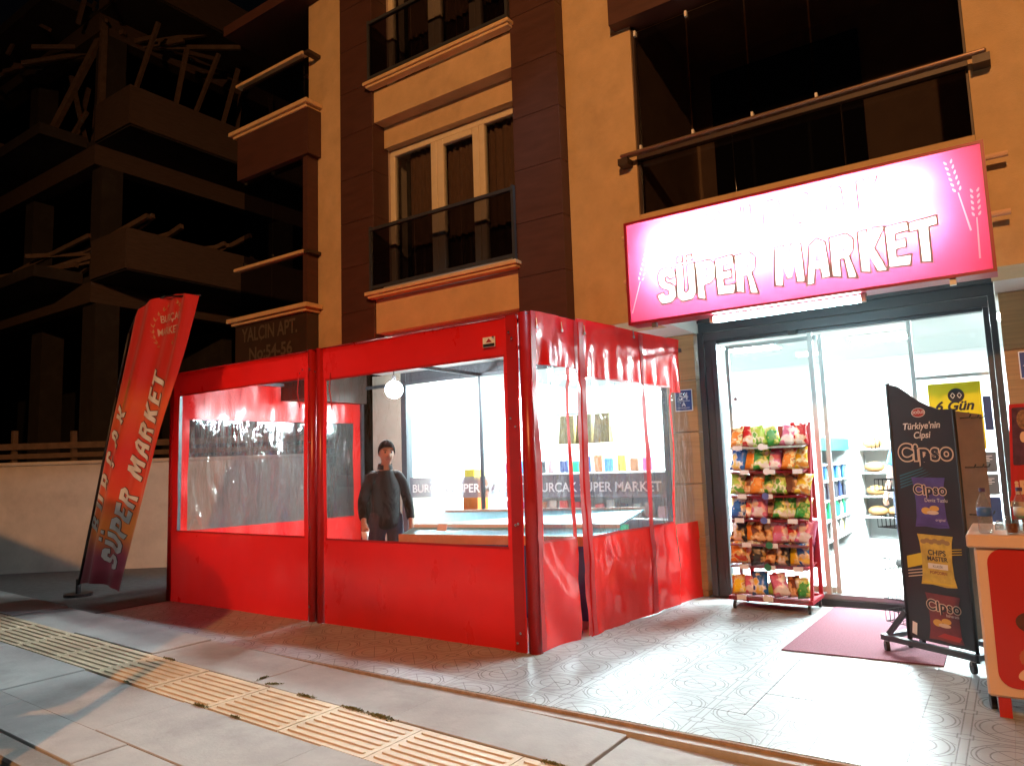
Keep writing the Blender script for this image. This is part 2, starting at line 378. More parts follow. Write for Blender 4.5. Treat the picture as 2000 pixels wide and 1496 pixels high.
# --- weeds in the joints
def weed_mesh(seed, n, spread):
    r = random.Random(seed); b = MB()
    for i in range(n):
        a = r.uniform(0,2*PI); d = abs(r.gauss(0,spread)); x, y = d*math.cos(a)*2.2, d*math.sin(a)*.55
        h = r.uniform(.008,.03); w = r.uniform(.004,.009); t = r.uniform(0,2*PI); lx, ly = math.cos(t)*w, math.sin(t)*w; ox, oy = r.uniform(-.012,.012), r.uniform(-.012,.012)
        b.add([(x-lx,y-ly,-.002),(x+lx,y+ly,-.002),(x+ox+lx*.9,y+oy+ly*.9,h*.7),(x+ox*1.6,y+oy*1.6,h),(x+ox-lx*.9,y+oy-ly*.9,h*.6)], [(0,1,2,3,4)])
    return b.mesh('weed', m_weed)
wm = [weed_mesh(1,190,.034), weed_mesh(2,100,.024), weed_mesh(4,60,.016)]
for i, (x, y, k, rz, sc) in enumerate([(-5.27,3.075,0,0,1),(-4.12,3.12,1,.5,1.0),(-3.75,3.075,1,0,1.3),(-3.10,3.075,0,0,1.35),(-3.33,3.08,0,.05,1.1),(-4.15,2.62,1,0,1.2),(-3.8,2.62,2,0,1.1),(-4.285,3.16,2,PI/2,1.1),(-1.96,3.075,1,0,1.1),(-5.0,2.62,2,0,.8)]):
    o = inst('weed', wm[k], (x, y, zs(x)+.001), None, (0,0,rz), (sc*.75,sc*.45,sc*.38))
    tag(o, 'small green weed growing in a joint beside the yellow tactile tiles', 'weed', 'weeds in the pavement joints')

# --- patterned forecourt tiles
def tile_material():
    m = bpy.data.materials.new('embossed_white_tile'); m.use_nodes = True; nt = m.node_tree; L = nt.links; p = nt.nodes['Principled BSDF']
    tc = nn(nt,'ShaderNodeTexCoord'); sp = nn(nt,'ShaderNodeSeparateXYZ'); L.new(tc.outputs['Object'], sp.inputs[0])
    def mt(op, a, b=None, c=None):
        n = nn(nt,'ShaderNodeMath', operation=op)
        for i, x in enumerate((a,b,c)):
            if x is None: continue
            if isinstance(x,(int,float)): n.inputs[i].default_value = x
            else: L.new(x, n.inputs[i])
        return n.outputs[0]
    ax = mt('ABSOLUTE', sp.outputs[0]); ay = mt('ABSOLUTE', sp.outputs[1])
    ca = mt('SUBTRACT', .2025, ax); cb = mt('SUBTRACT', .2025, ay)        # distance from the nearest corner
    r = mt('SQRT', mt('ADD', mt('MULTIPLY', ca, ca), mt('MULTIPLY', cb, cb)))
    rc = mt('SQRT', mt('ADD', mt('MULTIPLY', ax, ax), mt('MULTIPLY', ay, ay)))
    def line(v, at, w): return mt('SUBTRACT', 1, mt('SMOOTH_MIN', 1, mt('DIVIDE', mt('ABSOLUTE', mt('SUBTRACT', v, at)), w), .2))
    diag = mt('ABSOLUTE', mt('SUBTRACT', ca, cb)); summ = mt('ADD', ca, cb)
    l1 = line(r, .095, .0062); l2 = line(r, .150, .0068); l3 = line(r, .170, .0048)
    l4 = mt('MULTIPLY', line(diag, 0, .006), mt('LESS_THAN', r, .165))
    l5 = mt('MULTIPLY', line(summ, .236, .0065), mt('LESS_THAN', diag, .11))
    l6 = mt('MULTIPLY', line(mt('MAXIMUM', ax, ay), .034, .006), mt('LESS_THAN', rc, .05))
    l7 = mt('MULTIPLY', line(mt('MINIMUM', ax, ay), .020, .0055), mt('GREATER_THAN', r, .168))
    tot = l1
    for l in (l2,l3,l4,l5,l6,l7): tot = mt('MAXIMUM', tot, l)
    tot = mt('MAXIMUM', tot, 0)
    geo = nn(nt,'ShaderNodeNewGeometry')
    n1 = nn(nt,'ShaderNodeTexNoise'); n1.inputs['Scale'].default_value = 2.6; n1.inputs['Detail'].default_value = 8; L.new(geo.outputs['Position'], n1.inputs['Vector'])
    n2 = nn(nt,'ShaderNodeTexNoise'); n2.inputs['Scale'].default_value = 45; n2.inputs['Detail'].default_value = 4; L.new(geo.outputs['Position'], n2.inputs['Vector'])
    mr = nn(nt,'ShaderNodeMapRange'); mr.inputs[1].default_value=.35; mr.inputs[2].default_value=.7; mr.inputs[3].default_value=.34; mr.inputs[4].default_value=.45; L.new(n1.outputs['Fac'], mr.inputs[0])
    base = nn(nt,'ShaderNodeCombineColor'); 
    for i, k_ in enumerate((.93,1.0,1.03)): L.new(mt('MULTIPLY', mr.outputs[0], k_), base.inputs[i])
    wear = mt('MULTIPLY', tot, mt('MULTIPLY', 1.0, mt('ADD', .5, n2.outputs['Fac'])))
    mx = nn(nt,'ShaderNodeMix', data_type='RGBA'); L.new(wear, mx.inputs[0]); L.new(base.outputs[0], mx.inputs[6]); mx.inputs[7].default_value = (.11,.105,.10,1)
    L.new(mx.outputs[2], p.inputs['Base Color'])
    rr = mt('ADD', .34, mt('MULTIPLY', n1.outputs['Fac'], .25)); L.new(rr, p.inputs['Roughness'])
    b = nn(nt,'ShaderNodeBump'); b.inputs['Strength'].default_value = .22; b.inputs['Distance'].default_value = .003; b.invert = True
    L.new(mt('ADD', tot, mt('MULTIPLY', n2.outputs['Fac'], .12)), b.inputs['Height']); L.new(b.outputs[0], p.inputs['Normal'])
    return m
m_tile = tile_material()
m_grout = M('grout', (.40,.39,.38), .9, var=.2)
fore = struct(part('forecourt', lambda b: b.box(-7.94,4.5,3.68,7.25,-.45,-.0035), m_grout, None, origin=(0,0,0)))
part('edge_strip', lambda b: b.box(-7.94,4.5,3.602,3.664,-.40,-.022), m_pinkstrip, fore)
part('edge_strip', lambda b: b.box(-7.94,4.5,3.665,3.679,-.40,-.004), m_terra, fore)
tb = MB(); tb.box(-.2021,.2021,-.2021,.2021,-.012,0); tmesh = tb.mesh('floor_tile', m_tile, bevel=.0008)
P_ = .4055; cnt = 0
for i in range(-18, 9):
    for j in range(0, 9):
        x = -.931+P_*(i+.5); y = 3.682+P_*(j+.5)
        if x < -7.8: continue
        if x < -3.0 and y > 4.75: continue            # inside the tent, out of sight
        if x > 2.2 or y+.2 > 7.26: continue
        inst('floor_tile', tmesh, (x, y, rng.uniform(-.0012,.0012)), fore, rot=(rng.uniform(-.002,.002), rng.uniform(-.002,.002), rng.choice((0,PI/2,PI)))); cnt += 1
tentfloor = part('concrete_strip', lambda b: b.box(-7.94,-3.1,4.92,7.25,-.003,.001), m_pinkstrip, fore)

# ================================================================== APARTMENT BUILDING
bld = thing('apartment_building', 'ochre apartment block with dark brown pilasters over the lit shop', 'building', (-3.5,6.4,0))
def wallbox(*a, mat=m_wall, name='wall'): return part(name, lambda b: b.box(*a), mat, bld)
wallbox(-7.45,-6.672,6.18,6.7,2.69,12)
wallbox(-3.468,-2.722,6.18,6.7,2.69,12)
wallbox(-2.72,-.032,6.18,6.7,3.02,3.70)
wallbox(-.03,6.0,6.18,6.7,2.69,12)
wallbox(-2.72,-.032,6.18,6.7,6.02,12)
for k in range(3):
    z = 2.62*k
    wallbox(-6.098,-4.032,6.06,6.7,2.98+z,3.385+z, name='spandrel')
    wallbox(-6.098,-4.032,6.23,6.7,5.33+z,5.598+z, name='lintel')
    def sill(b, z=z):
        b.box(-6.13,-4.0,5.95,6.05,3.388+z,3.418+z); b.box(-6.16,-3.985,5.925,6.06,3.42+z,3.462+z)
    part('window_sill', sill, m_trim, bld, bevel=.004)
    if k > 1: continue
    # window with three lights behind the glass balustrade
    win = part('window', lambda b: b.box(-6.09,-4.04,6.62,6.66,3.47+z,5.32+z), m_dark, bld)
    def frm(b, z=z):
        y0, y1 = 6.33, 6.40
        b.box(-6.096,-4.034,y0,y1,5.245+z,5.325+z); b.box(-6.096,-4.034,y0,y1,3.47+z,3.55+z)
        for x0, x1 in ((-6.096,-6.02),(-5.43,-5.34),(-5.335,-5.235),(-4.80,-4.71),(-4.705,-4.63),(-4.10,-4.034)): b.box(x0,x1,y0-.004,y1-.004,3.551+z,5.244+z)
        b.box(-5.23,-4.805,y0-.012,y1-.02,5.17+z,5.24+z); b.box(-5.23,-4.805,y0-.012,y1-.02,3.555+z,3.62+z)
    part('frame', frm, m_cream, win, bevel=.006)
    for x0, x1 in ((-6.02,-5.43),(-5.235,-4.80),(-4.63,-4.10)):
        part('pane', lambda b: b.box(x0,x1,6.362,6.368,3.55+z,5.245+z), m_window, win)
        if x0 < -6: lo = x0+.14
        else: lo = x0-.05
        part('curtain', lambda b: b.grid(lambda u, v: (lo+(x1+.06-lo)*u, 6.47+.022*math.sin(u*46+math.sin(u*9)*2)+.008*math.sin(u*113), 3.5+z+1.78*v), 60, 2), m_curtain, win, smooth=True)
    bal = part('balustrade', lambda b: b.box(-6.10,-4.02,5.955,6.0,4.205+z,4.24+z), m_dkmetal, bld)
    part('bottom_rail', lambda b: b.box(-6.10,-4.02,5.965,5.995,3.50+z,3.535+z), m_dkmetal, bal)
    for x0, x1 in ((-6.09,-5.40),(-5.39,-4.72),(-4.71,-4.03)): part('glass_panel', lambda b: b.box(x0,x1,5.976,5.984,3.536+z,4.204+z), m_tint, bal)
    for x in (-6.095,-4.028): part('post', lambda b: b.box(x-.016,x+.016,5.96,6.0,3.463+z,4.26+z), m_dkmetal, bal)
# brown pilasters made of clad panels
for x0, x1 in ((-6.67,-6.10),(-4.03,-3.47)):
    pil = part('pilaster', lambda b: b.box(x0+.006,x1-.006,6.046,6.70,2.70,12), m_joint, bld)
    pm = MB(); pm.box(x0,x1,6.03,6.30,0,.563); pmesh = pm.mesh('cladding_panel', m_brown, origin=(x0,6.03,0), bevel=.002)
    for k in range(16): inst('cladding_panel', pmesh, (x0,6.03,2.72+.567*k), pil)
# soffit, recess over the shop door
m_soffit = M('white_soffit', (.78,.77,.74), .8, var=.04)
def soff(b):
    b.box(-9.0,-2.642,6.182,7.34,2.62,2.689); b.box(-.018,6,6.182,7.34,2.62,2.689)
for x0, x1 in ((-7.25,-2.642),(-.018,6.0)): part('soffit_beam', lambda b: b.box(x0,x1,6.19,7.60,2.691,3.6), m_soffit, bld)
part('recess_ceiling', lambda b: b.box(-2.64,-.02,6.19,7.6,3.03,3.1), m_soffit, bld)
# ground floor piers
part('pier', lambda b: b.box(-7.44,-6.90,7.30,7.9,0,2.69), M('grey_beige_render',(.36,.31,.25),.85,var=.1), bld)
for x0, x1 in ((-2.985,-2.66),(.0,.62)):
    pier = part('pier', lambda b: b.box(x0+.01,x1-.01,7.262,7.8,0,2.69), m_joint, bld)
    for k in range(6):
        z0 = .005+.535*k-.475; z1 = z0+.528; z0 = max(z0,.004); z1 = min(z1,2.688)
        part('cladding_tile', lambda b: b.box(x0,x1,7.24,7.50,z0,z1), m_wood, pier, bevel=.004)
# left corner balcony
cor = thing('corner_balcony', 'dark glazed corner balcony stack above the house name panel', 'balcony', (-8.0,6.2,2.5))
def cbx(name, mat, *a, **k): return part(name, lambda b: b.box(*a), mat, cor, **k)
cbx('name_panel', m_dkbrown, -8.76,-7.262,5.985,6.178,2.3,3.41)
cbx('name_panel', m_dkbrown, -8.75,-7.452,6.179,7.2,2.3,3.40)
for z in (3.412, 6.13):
    def sl(b, z=z):
        b.box(-8.80,-7.225,5.94,6.176,z,z+.04); b.box(-8.86,-7.17,5.90,6.174,z+.042,z+.10); b.box(-8.86,-7.455,6.182,7.3,z+.042,z+.10)
    cbx_s = part('cornice', sl, m_trim, cor, bevel=.005)
def gl(z0):
    for x0, x1 in ((-8.70,-8.02),(-8.01,-7.36)): cbx('glass_panel', m_tint, x0,x1,6.02,6.028,z0+.02,z0+.66)
    cbx('handrail', m_trim, -8.78,-7.31,5.955,6.06,z0+.665,z0+.71, bevel=.006)
    cbx('side_rail', m_dkbrown, -7.30,-7.20,5.97,6.17,z0+.655,z0+.695)
gl(3.52); gl(6.24)
cbx('side_post', m_brown, -7.352,-7.265,6.0,6.176,3.516,5.50)
for x0, x1 in ((-8.66,-8.03),(-8.02,-7.36)): cbx('folding_pane', m_tint, x0,x1,6.04,6.048,4.24,5.52)
for x in (-8.64,-8.025,-7.40):
    for z in (4.26,5.44): cbx('clip', m_chrome, x-.012,x+.012,6.02,6.039,z,z+.05)
cbx('blind_box', m_brown, -8.72,-7.20,5.96,6.175,5.50,6.128)
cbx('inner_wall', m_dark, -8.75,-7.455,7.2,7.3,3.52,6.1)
cbx('floor_slab', m_concrete, -8.75,-7.455,6.1,7.2,3.513,3.52); 
cbx('upper_soffit', m_brown, -9.0,-7.22,5.9,7.3,7.75,7.9)
cbx('upper_wall', m_wall, -7.44,-7.2,6.4,7.2,6.24,7.7)
text('YALÇIN APT.', .265, (-8.60,5.978,3.17), m_steelletter, cor, offset=.006, width=1.17, name='house_name')
text('No:54-56', .24, (-8.45,5.978,2.905), m_steelletter, cor, offset=.006, width=.90, name='house_number')
# right balcony above the shop sign
rb = thing('glazed_balcony', 'wide glazed balcony with smoked glass above the shop sign', 'balcony', (-1.4,6.4,3.7))
def rbx(name, mat, *a, **k): return part(name, lambda b: b.box(*a), mat, rb, **k)
rbx('floor_slab', m_trim, -2.718,-.034,6.72,8.0,3.55,3.70)
rbx('back_wall', m_wall, -2.9,.2,7.9,8.0,3.70,6.0)
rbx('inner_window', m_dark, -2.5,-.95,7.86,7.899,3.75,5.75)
rbx('side_wall', m_wall, -2.95,-2.724,6.70,7.9,3.70,6.0); rbx('side_wall', m_wall, -.03,.2,6.70,7.9,3.70,6.0)
rbx('ceiling', m_wall, -2.95,.2,6.70,7.9,5.95,6.02)
for x0, x1 in ((-2.70,-1.82),(-1.81,-.92),(-.91,-.05)): rbx('glass_panel', m_tint, x0,x1,6.215,6.225,3.72,4.235)
rbx('handrail', M('handrail_metal',(.22,.14,.10),.35,.4), -2.83,.09,6.03,6.11,4.245,4.275, bevel=.01)
rbx('handrail_end', m_dkbrown, -2.86,-2.76,6.05,6.178,4.18,4.242); rbx('handrail_end', m_dkbrown, .0,.11,6.05,6.178,4.18,4.242)
rbx('track', m_dkbrown, -2.72,-.034,6.185,6.27,4.245,4.33)
for x0, x1 in ((-2.69,-2.185),(-2.17,-1.645),(-1.63,-1.115),(-1.10,-.05)):
    rbx('folding_pane', m_tint, x0,x1,6.235,6.243,4.34,5.55)
    for z in (4.335,5.50): rbx('clip', m_white, x0-.006,x0+.014,6.20,6.232,z,z+.055)
rbx('blind_box', m_brown, -2.88,.12,6.04,6.30,5.60,6.016)
rbx('side_frame', m_dkbrown, -2.72,-2.695,6.20,6.27,3.70,5.59); rbx('side_frame', m_dkbrown, -.048,-.03,6.20,6.27,3.70,5.59)
# ================================================================== SHOP ROOM
for nm, a in (('shop_floor', (-7.0,1.6,7.42,12.4,-.2,.10)),):
    struct(part(nm, lambda b: b.box(*a), m_shopfloor, None, origin=(0,9,.1)))
struct(part('shop_ceiling', lambda b: b.box(-7.0,1.6,7.62,12.4,2.86,2.95), m_shopwhite, None, origin=(0,9,2.9)))
for a in ((-7.2,-7.002,7.42,12.4,.0,2.95),(1.602,1.8,7.42,12.4,.0,2.95),(-7.0,1.6,12.402,12.6,.0,2.95)):
    struct(part('shop_wall', lambda b: b.box(*a), m_shopwhite, None, origin=(a[0],a[2],0)))
m_panel = EMIT('lit_ceiling_panel', SHOP_C, SHOP_W/(PI*.36))
for i, (x, y) in enumerate(((-6.0,8.6),(-4.2,8.6),(-6.0,10.8),(-4.2,10.8),(-1.3,8.4),(-1.3,10.2),(.3,9.6),(-2.8,9.8))):
    t = thing('ceiling_light', 'square white panel light in the shop ceiling', 'light', (x,y,2.84), 'ceiling lights inside the shop')
    part('frame', lambda b: b.box(x-.33,x+.33,y-.33,y+.33,2.842,2.858), m_white, t)
    part('diffuser', lambda b: b.box(x-.3,x+.3,y-.3,y+.3,2.836,2.841), m_panel, t)

# ================================================================== SHOP FRONTS
sf = thing('shop_entrance', 'charcoal framed glazed shop entrance with an open sliding door', 'shopfront', (-1.34,7.34,0))
def sfx(name, mat, *a, p=None, **k): return part(name, lambda b: b.box(*a), mat, p or sf, **k)
def jamb(b):
    b.box(-2.64,-2.58,7.30,7.42,0,2.695); b.box(-2.578,-2.50,7.325,7.42,0,2.60); b.box(-2.498,-2.45,7.31,7.42,0,2.60)
part('door_jamb', jamb, m_dkmetal, sf, bevel=.003)
part('door_jamb', lambda b: (b.box(-.118,-.075,7.31,7.42,0,2.60), b.box(-.073,-.022,7.295,7.42,0,2.695)), m_dkmetal, sf, bevel=.003)
part('header', lambda b: (b.box(-2.578,-.075,7.31,7.42,2.602,2.69), b.box(-2.45,-.12,7.33,7.42,2.57,2.60)), m_dkmetal, sf, bevel=.003)
sfx('shutter_box', m_dkmetal, -2.638,-.024,7.335,7.60,2.70,3.028, bevel=.004)
sfx('shutter_lip', m_dkmetal, -2.636,-.026,7.30,7.334,2.80,2.83)
sfx('threshold', m_black, -2.45,-.118,7.29,7.415,0,.055); sfx('threshold_strip', m_steel, -2.45,-.118,7.32,7.415,.057,.10)
m_alu = M('white_aluminium', (.62,.68,.68), .4)
pn = sfx('fixed_pane', m_glass, -2.44,-1.52,7.352,7.362,.10,2.57)
sfx('stile', m_alu, -1.56,-1.515,7.34,7.375,.10,2.57, p=pn)
dr = sfx('sliding_door', m_glass, -2.36,-1.46,7.39,7.40,.12,2.52)
sfx('stile', m_alu, -1.475,-1.435,7.38,7.412,.105,2.54, p=dr); sfx('stile', m_alu, -2.38,-2.345,7.38,7.412,.105,2.54, p=dr); sfx('rail', m_alu, -2.34,-1.48,7.382,7.41,2.50,2.54, p=dr); sfx('rail', m_alu, -2.34,-1.48,7.382,7.41,.105,.16, p=dr)
pr_ = sfx('fixed_pane', m_glass, -.70,-.12,7.352,7.362,.10,2.57)
sfx('stile', m_alu, -.705,-.67,7.34,7.375,.10,2.57, p=pr_); sfx('transom', m_alu, -.668,-.12,7.345,7.37,2.02,2.05, p=pr_)
part('stop_button', lambda b: b.disc((-2.30,7.372,1.98),.022,(0,1,0),.015), m_steel, sf)
part('sensor', lambda b: b.box(-1.72,-1.64,7.28,7.33,2.56,2.60), m_black, sf)

sw = thing('shop_window', 'long charcoal framed shop window behind the red tent', 'shopfront', (-4.9,7.34,0))
def swx(name, mat, *a, p=None, **k): return part(name, lambda b: b.box(*a), mat, p or sw, **k)
swx('frame_post', m_dkmetal, -6.895,-6.80,7.30,7.42,0,2.685, bevel=.003); swx('frame_post', m_dkmetal, -3.08,-2.99,7.30,7.42,0,2.685, bevel=.003)
swx('header', m_dkmetal, -6.798,-3.082,7.30,7.42,2.56,2.685, bevel=.003); swx('base', m_dkmetal, -6.798,-3.082,7.30,7.42,0,.12, bevel=.003)
swx('mullion', m_alu, -4.86,-4.82,7.32,7.40,.122,2.558)
m_band = CLEAR('frosted_band', (.55,.54,.58), .3, 1.3, .0, haze=.30, hcol=(.40,.38,.41))
for x0, x1 in ((-6.795,-4.865),(-4.815,-3.085)):
    g = swx('pane', m_glass, x0,x1,7.352,7.362,.125,2.555)
    swx('frosted_band', m_band, x0+.005,x1-.005,7.345,7.348,.985,1.25, p=g)
    text('BURÇAK SÜPER MARKET', .15, (x0+.05,7.341,1.055), m_letter, g, offset=.003, width=(x1-x0)-.12)

# ================================================================== LIGHT-BOX SIGN
SX0, SX1, SZ0, SZ1, SY = -2.712, -.008, 2.612, 3.506, 5.85
sg = thing('shop_sign', 'backlit pink and white shop sign box over the entrance', 'sign', (-1.36,5.95,SZ0))
m_frame = M('crimson_frame', (.30,.008,.025), .4)
def sfr(b):
    t = .022
    b.box(SX0-t,SX0,SY-.012,6.04,SZ0-t,SZ1+t); b.box(SX1,SX1+t,SY-.012,6.04,SZ0-t,SZ1+t)
    b.box(SX0,SX1,SY-.0115,6.04,SZ0-t,SZ0); b.box(SX0,SX1,SY-.0115,6.04,SZ1,SZ1+t)
part('frame', sfr, m_frame, sg)
part('back_panel', lambda b: b.box(SX0,SX1,6.035,6.045,SZ0,SZ1), m_white, sg)
for z in (3.04,3.32):
    part('inner_tube', lambda b: b.tube((-2.50,5.995,z),(-.34,5.995,z),.014,8), EMIT('sign_tube', SIGN_C, SIGN_W/2/(PI*2.16*2*PI*.014)), sg)
def TRANSL(name, col, gl=.05):
    m = bpy.data.materials.new(name); m.use_nodes = True; nt = m.node_tree; L = nt.links
    nt.nodes.remove(nt.nodes['Principled BSDF'])
    t = nn(nt,'ShaderNodeBsdfTranslucent'); t.inputs[0].default_value = (*col,1)
    d = nn(nt,'ShaderNodeBsdfDiffuse'); d.inputs[0].default_value = (*col,1)
    g = nn(nt,'ShaderNodeBsdfGlossy'); g.inputs['Roughness'].default_value = .15
    a = nn(nt,'ShaderNodeMixShader'); a.inputs[0].default_value = .3; L.new(t.outputs[0],a.inputs[1]); L.new(d.outputs[0],a.inputs[2])
    b = nn(nt,'ShaderNodeMixShader'); b.inputs[0].default_value = gl; L.new(a.outputs[0],b.inputs[1]); L.new(g.outputs[0],b.inputs[2])
    L.new(b.outputs[0], nt.nodes['Material Output'].inputs[0]); return m
m_sface = TRANSL('translucent_pink_print', (.88,.11,.25))
m_swhite = TRANSL('translucent_white_letter', (.92,.90,.91))
m_sgrey = M('grey_outline', (.42,.40,.48), .5)
m_swheat = TRANSL('translucent_pale_wheat', (.90,.42,.50))
def area(l): return .5*sum(a[0]*b[1]-b[0]*a[1] for a, b in zip(l, l[1:]+l[:1]))
def inside(p, l):
    c = False
    for a, b in zip(l, l[1:]+l[:1]):
        if (a[1] > p[1]) != (b[1] > p[1]) and p[0] < (b[0]-a[0])*(p[1]-a[1])/(b[1]-a[1])+a[0]: c = not c
    return c
def grow(l, d):
    s = 1 if area(l) > 0 else -1; n = len(l); out = []
    for i in range(n):
        a, p, b = l[i-1], l[i], l[(i+1) % n]
        e1 = Vector((p[0]-a[0],p[1]-a[1])).normalized(); e2 = Vector((b[0]-p[0],b[1]-p[1])).normalized()
        n1 = Vector((e1.y,-e1.x))*s; n2 = Vector((e2.y,-e2.x))*s; m = (n1+n2)
        m = m/max(.6, m.dot(n1)) if m.length > 1e-3 else n1
        out.append((p[0]+m.x*d, p[1]+m.y*d))
    return out
let = []   # (outer, holes) glyph shapes on the sign in x,z
def sign_row(txt, h, x0, z0, width=None, pitch=None, space=.10):
    x = 0; raw = []
    for i, ch in enumerate(txt):
        w, ls = GL[ch]
        if pitch: x = i*pitch/h
        raw.append((x, ls)); x += w+space
    k = width/((x-space)*h) if width else 1
    KX = (k*1.0) if width is None else min(1.0,k*1.08)
    for x, ls in raw:
        pol = [[(x0+(x*k+a*KX)*h, z0+b*h) for a, b in l] for l in ls]
        if not pol: continue
        outs = [pol[0]]; hol = []
        for l in pol[1:]: (hol if inside(l[0], pol[0]) else outs).append(l)
        let.append((outs, hol))
sign_row('BURÇAK', .215, -1.96, 3.215, pitch=.232)
sign_row('SÜPER MARKET', .295, -2.43, 2.742, width=2.11, space=.085)
face = [[(SX0,SZ0),(SX1,SZ0),(SX1,SZ1),(SX0,SZ1)]]; rings = []; white = []
for i_, (outs, hol) in enumerate(let):
    gw = .009 if i_ < 6 else .0125
    face += outs+hol; white += outs+hol
    rings.append([q for l in outs for q in (grow(l,gw), grow(l,-.0025))]+[q for l in hol for q in (grow(l,.0025), grow(l,-gw*.6))])
def kernel(x, z, a, L_, w):
    c, s = math.cos(a), math.sin(a)
    return [(x+c*u*L_-s*v*w, z+s*u*L_+c*v*w) for u, v in ((0,0),(.3,-.5),(.75,-.36),(1,0),(.75,.36),(.3,.5))]
wheat = []
def ear(x, z, a, n, sgn, step=.042):
    for i in range(n):
        px, pz = x+math.cos(a)*i*step, z+math.sin(a)*i*step
        for d in (-1, 1):
            wheat.append(kernel(px-math.sin(a)*d*.012, pz+math.cos(a)*d*.012, a+d*.42, .036, .016))
    L_ = .30; dx, dz = -math.cos(a), -math.sin(a)
    wheat.append([(x+dx*.01-dz*.004, z+dz*.01+dx*.004), (x+dx*.01+dz*.004, z+dz*.01-dx*.004), (x+dx*L_+dz*.006, z+dz*L_-dx*.006), (x+dx*L_-dz*.006, z+dz*L_+dx*.006)])
for x, z, a, n in ((-2.60,2.98,1.25,7),(-.165,3.20,1.75,6),(-.07,3.0,1.55,5)): ear(x, z, a, n, 1)
WE = []
wheat = [w for w in wheat if all(SX0+.006 < p[0] < SX1-.006 and SZ0+.006 < p[1] < SZ1-.006 for p in w)]
WE = [[w for w in wheat if w[0][0] < -1.5], [w for w in wheat if w[0][0] >= -1.5]]
def put(loops, name, mat, y): return place(curve_mesh(loops, 0, name), name, mat, sg, (0,y,0), (1,0,0), (0,0,1))
put(face+wheat, 'face', m_sface, SY); [put(r_, 'letter_outline', m_sgrey, SY-.0015-.0002*(i_ % 4)) for i_, r_ in enumerate(rings)]; put(white, 'letters', m_swhite, SY); [put(w, 'wheat_print', m_swheat, SY) for w in WE]
def bars(b):
    for z in (3.50, 3.10): b.tube((-2.86,6.09,z),(.13,6.09,z),.022,8)
part('support_bar', lambda b: b.tube((-2.86,6.07,3.47),(.15,6.07,3.47),.022,8), m_cream2, sg)
part('support_bar', lambda b: b.tube((-2.86,6.07,3.05),(.13,6.07,3.05),.022,8), m_cream2, sg)
for x in (-2.6,-1.36,-.1):
    part('bracket', lambda b: b.box(x-.02,x+.02,6.05,6.178,3.03,3.49), m_steel, sg)
for x in (-2.50,-.25): part('clip', lambda b: b.box(x-.02,x+.02,5.86,5.90,2.545,2.588), m_steel, sg)
tl = thing('tube_lamp', 'glowing white fluorescent tube under the pink shop sign', 'lamp', (-1.42,5.95,2.53))
part('tube', lambda b: b.tube((-1.99,5.95,2.552),(-.855,5.95,2.552),.024,12), EMIT('lit_tube', TUBE_C, TUBE_W/(PI*1.165*2*PI*.024)), tl, smooth=False)
part('batten', lambda b: b.box(-2.03,-.815,5.925,5.985,2.578,2.589), m_white, tl)
for x in (-2.008,-.837): part('lamp_holder', lambda b: b.box(x-.016,x+.016,5.92,5.98,2.53,2.577), m_white, tl)

# house number plates
m_plate = M('plate_white', (.75,.76,.80), .4)
for (x0, z0), lab, t1, t2 in (((-2.895,1.885),'blue enamel house number plate 54 A beside the tent','54','A'), ((.095,1.955),'blue enamel house number plate on the pier right of the entrance','54','B')):
    hp = thing('number_plate', lab, 'sign', (x0+.09,7.235,z0))
    part('border', lambda b: b.box(x0,x0+.19,7.230,7.2395,z0,z0+.225), m_plate, hp, bevel=.002)
    part('field', lambda b: b.box(x0+.008,x0+.182,7.226,7.229,z0+.008,z0+.217), m_navy, hp)
    text(t1, .105, (x0+.095,7.2245,z0+.118), m_plate, hp, align='CENTER', offset=.003)
    text(t2, .06, (x0+.095,7.2245,z0+.052), m_plate, hp, align='CENTER', offset=.002)
    part('rule', lambda b: (b.box(x0+.025,x0+.165,7.2235,7.2255,z0+.104,z0+.108), b.box(x0+.03,x0+.16,7.2235,7.2255,z0+.032,z0+.035)), m_plate, hp)

# ================================================================== RED TENT
Z1 = 2.545
tent = thing('red_tent', 'red vinyl market tent with clear windows beside the shop entrance', 'tent', (-5.4,5.9,0))
A_, B_ = Vector((-3.012,4.60,0)), Vector((-2.731,7.296,0)); SU = (B_-A_).normalized(); SN = Vector((SU.y,-SU.x,0)); SL = (B_-A_).length
def fr_off(x, z): # gentle waves of the front sheet (towards the street is -y)
    return -.014*noise.noise((x*1.3,z*1.1,1.7))-.007*noise.noise((x*4,z*2.2,4))-.006*abs(noise.noise((x*2.2+z*1.8,z*1.5-x*.7,14)))
def front(x, z): return (x, 4.606+fr_off(x,z), z)
def sd_off(u, z):
    w = .024*noise.noise((u*2.1,z*1.2,9))+.016*noise.noise((u*7,z*1.6,3))+.008*noise.noise((u*15+z*4,z*3,8))
    if z > 2.02: w += .013*math.sin(u*31+2*math.sin(z*3))*(1-min(1,(2.62-z)/.2))*0+.016*math.sin(u*27+1.5*math.sin(u*5))*max(0,min(1,(2.52-z)/.35))
    if z < .8: w += .022*noise.noise((u*4+z*3,z*2,6))+.012*abs(noise.noise((u*6-z*5,z*3+u,16)))
    return w
def side(u, z, off=0): p = A_+SU*u+SN*(sd_off(u,z)+off); return (p.x,p.y,z)
def patch(b, fn, u0, u1, z0, z1, du=.045, dz=.045):
    nu = max(1,int((u1-u0)/du)); nv = max(1,int((z1-z0)/dz))
    b.grid(lambda s, t: fn(u0+(u1-u0)*s, z0+(z1-z0)*t), nu, nv)
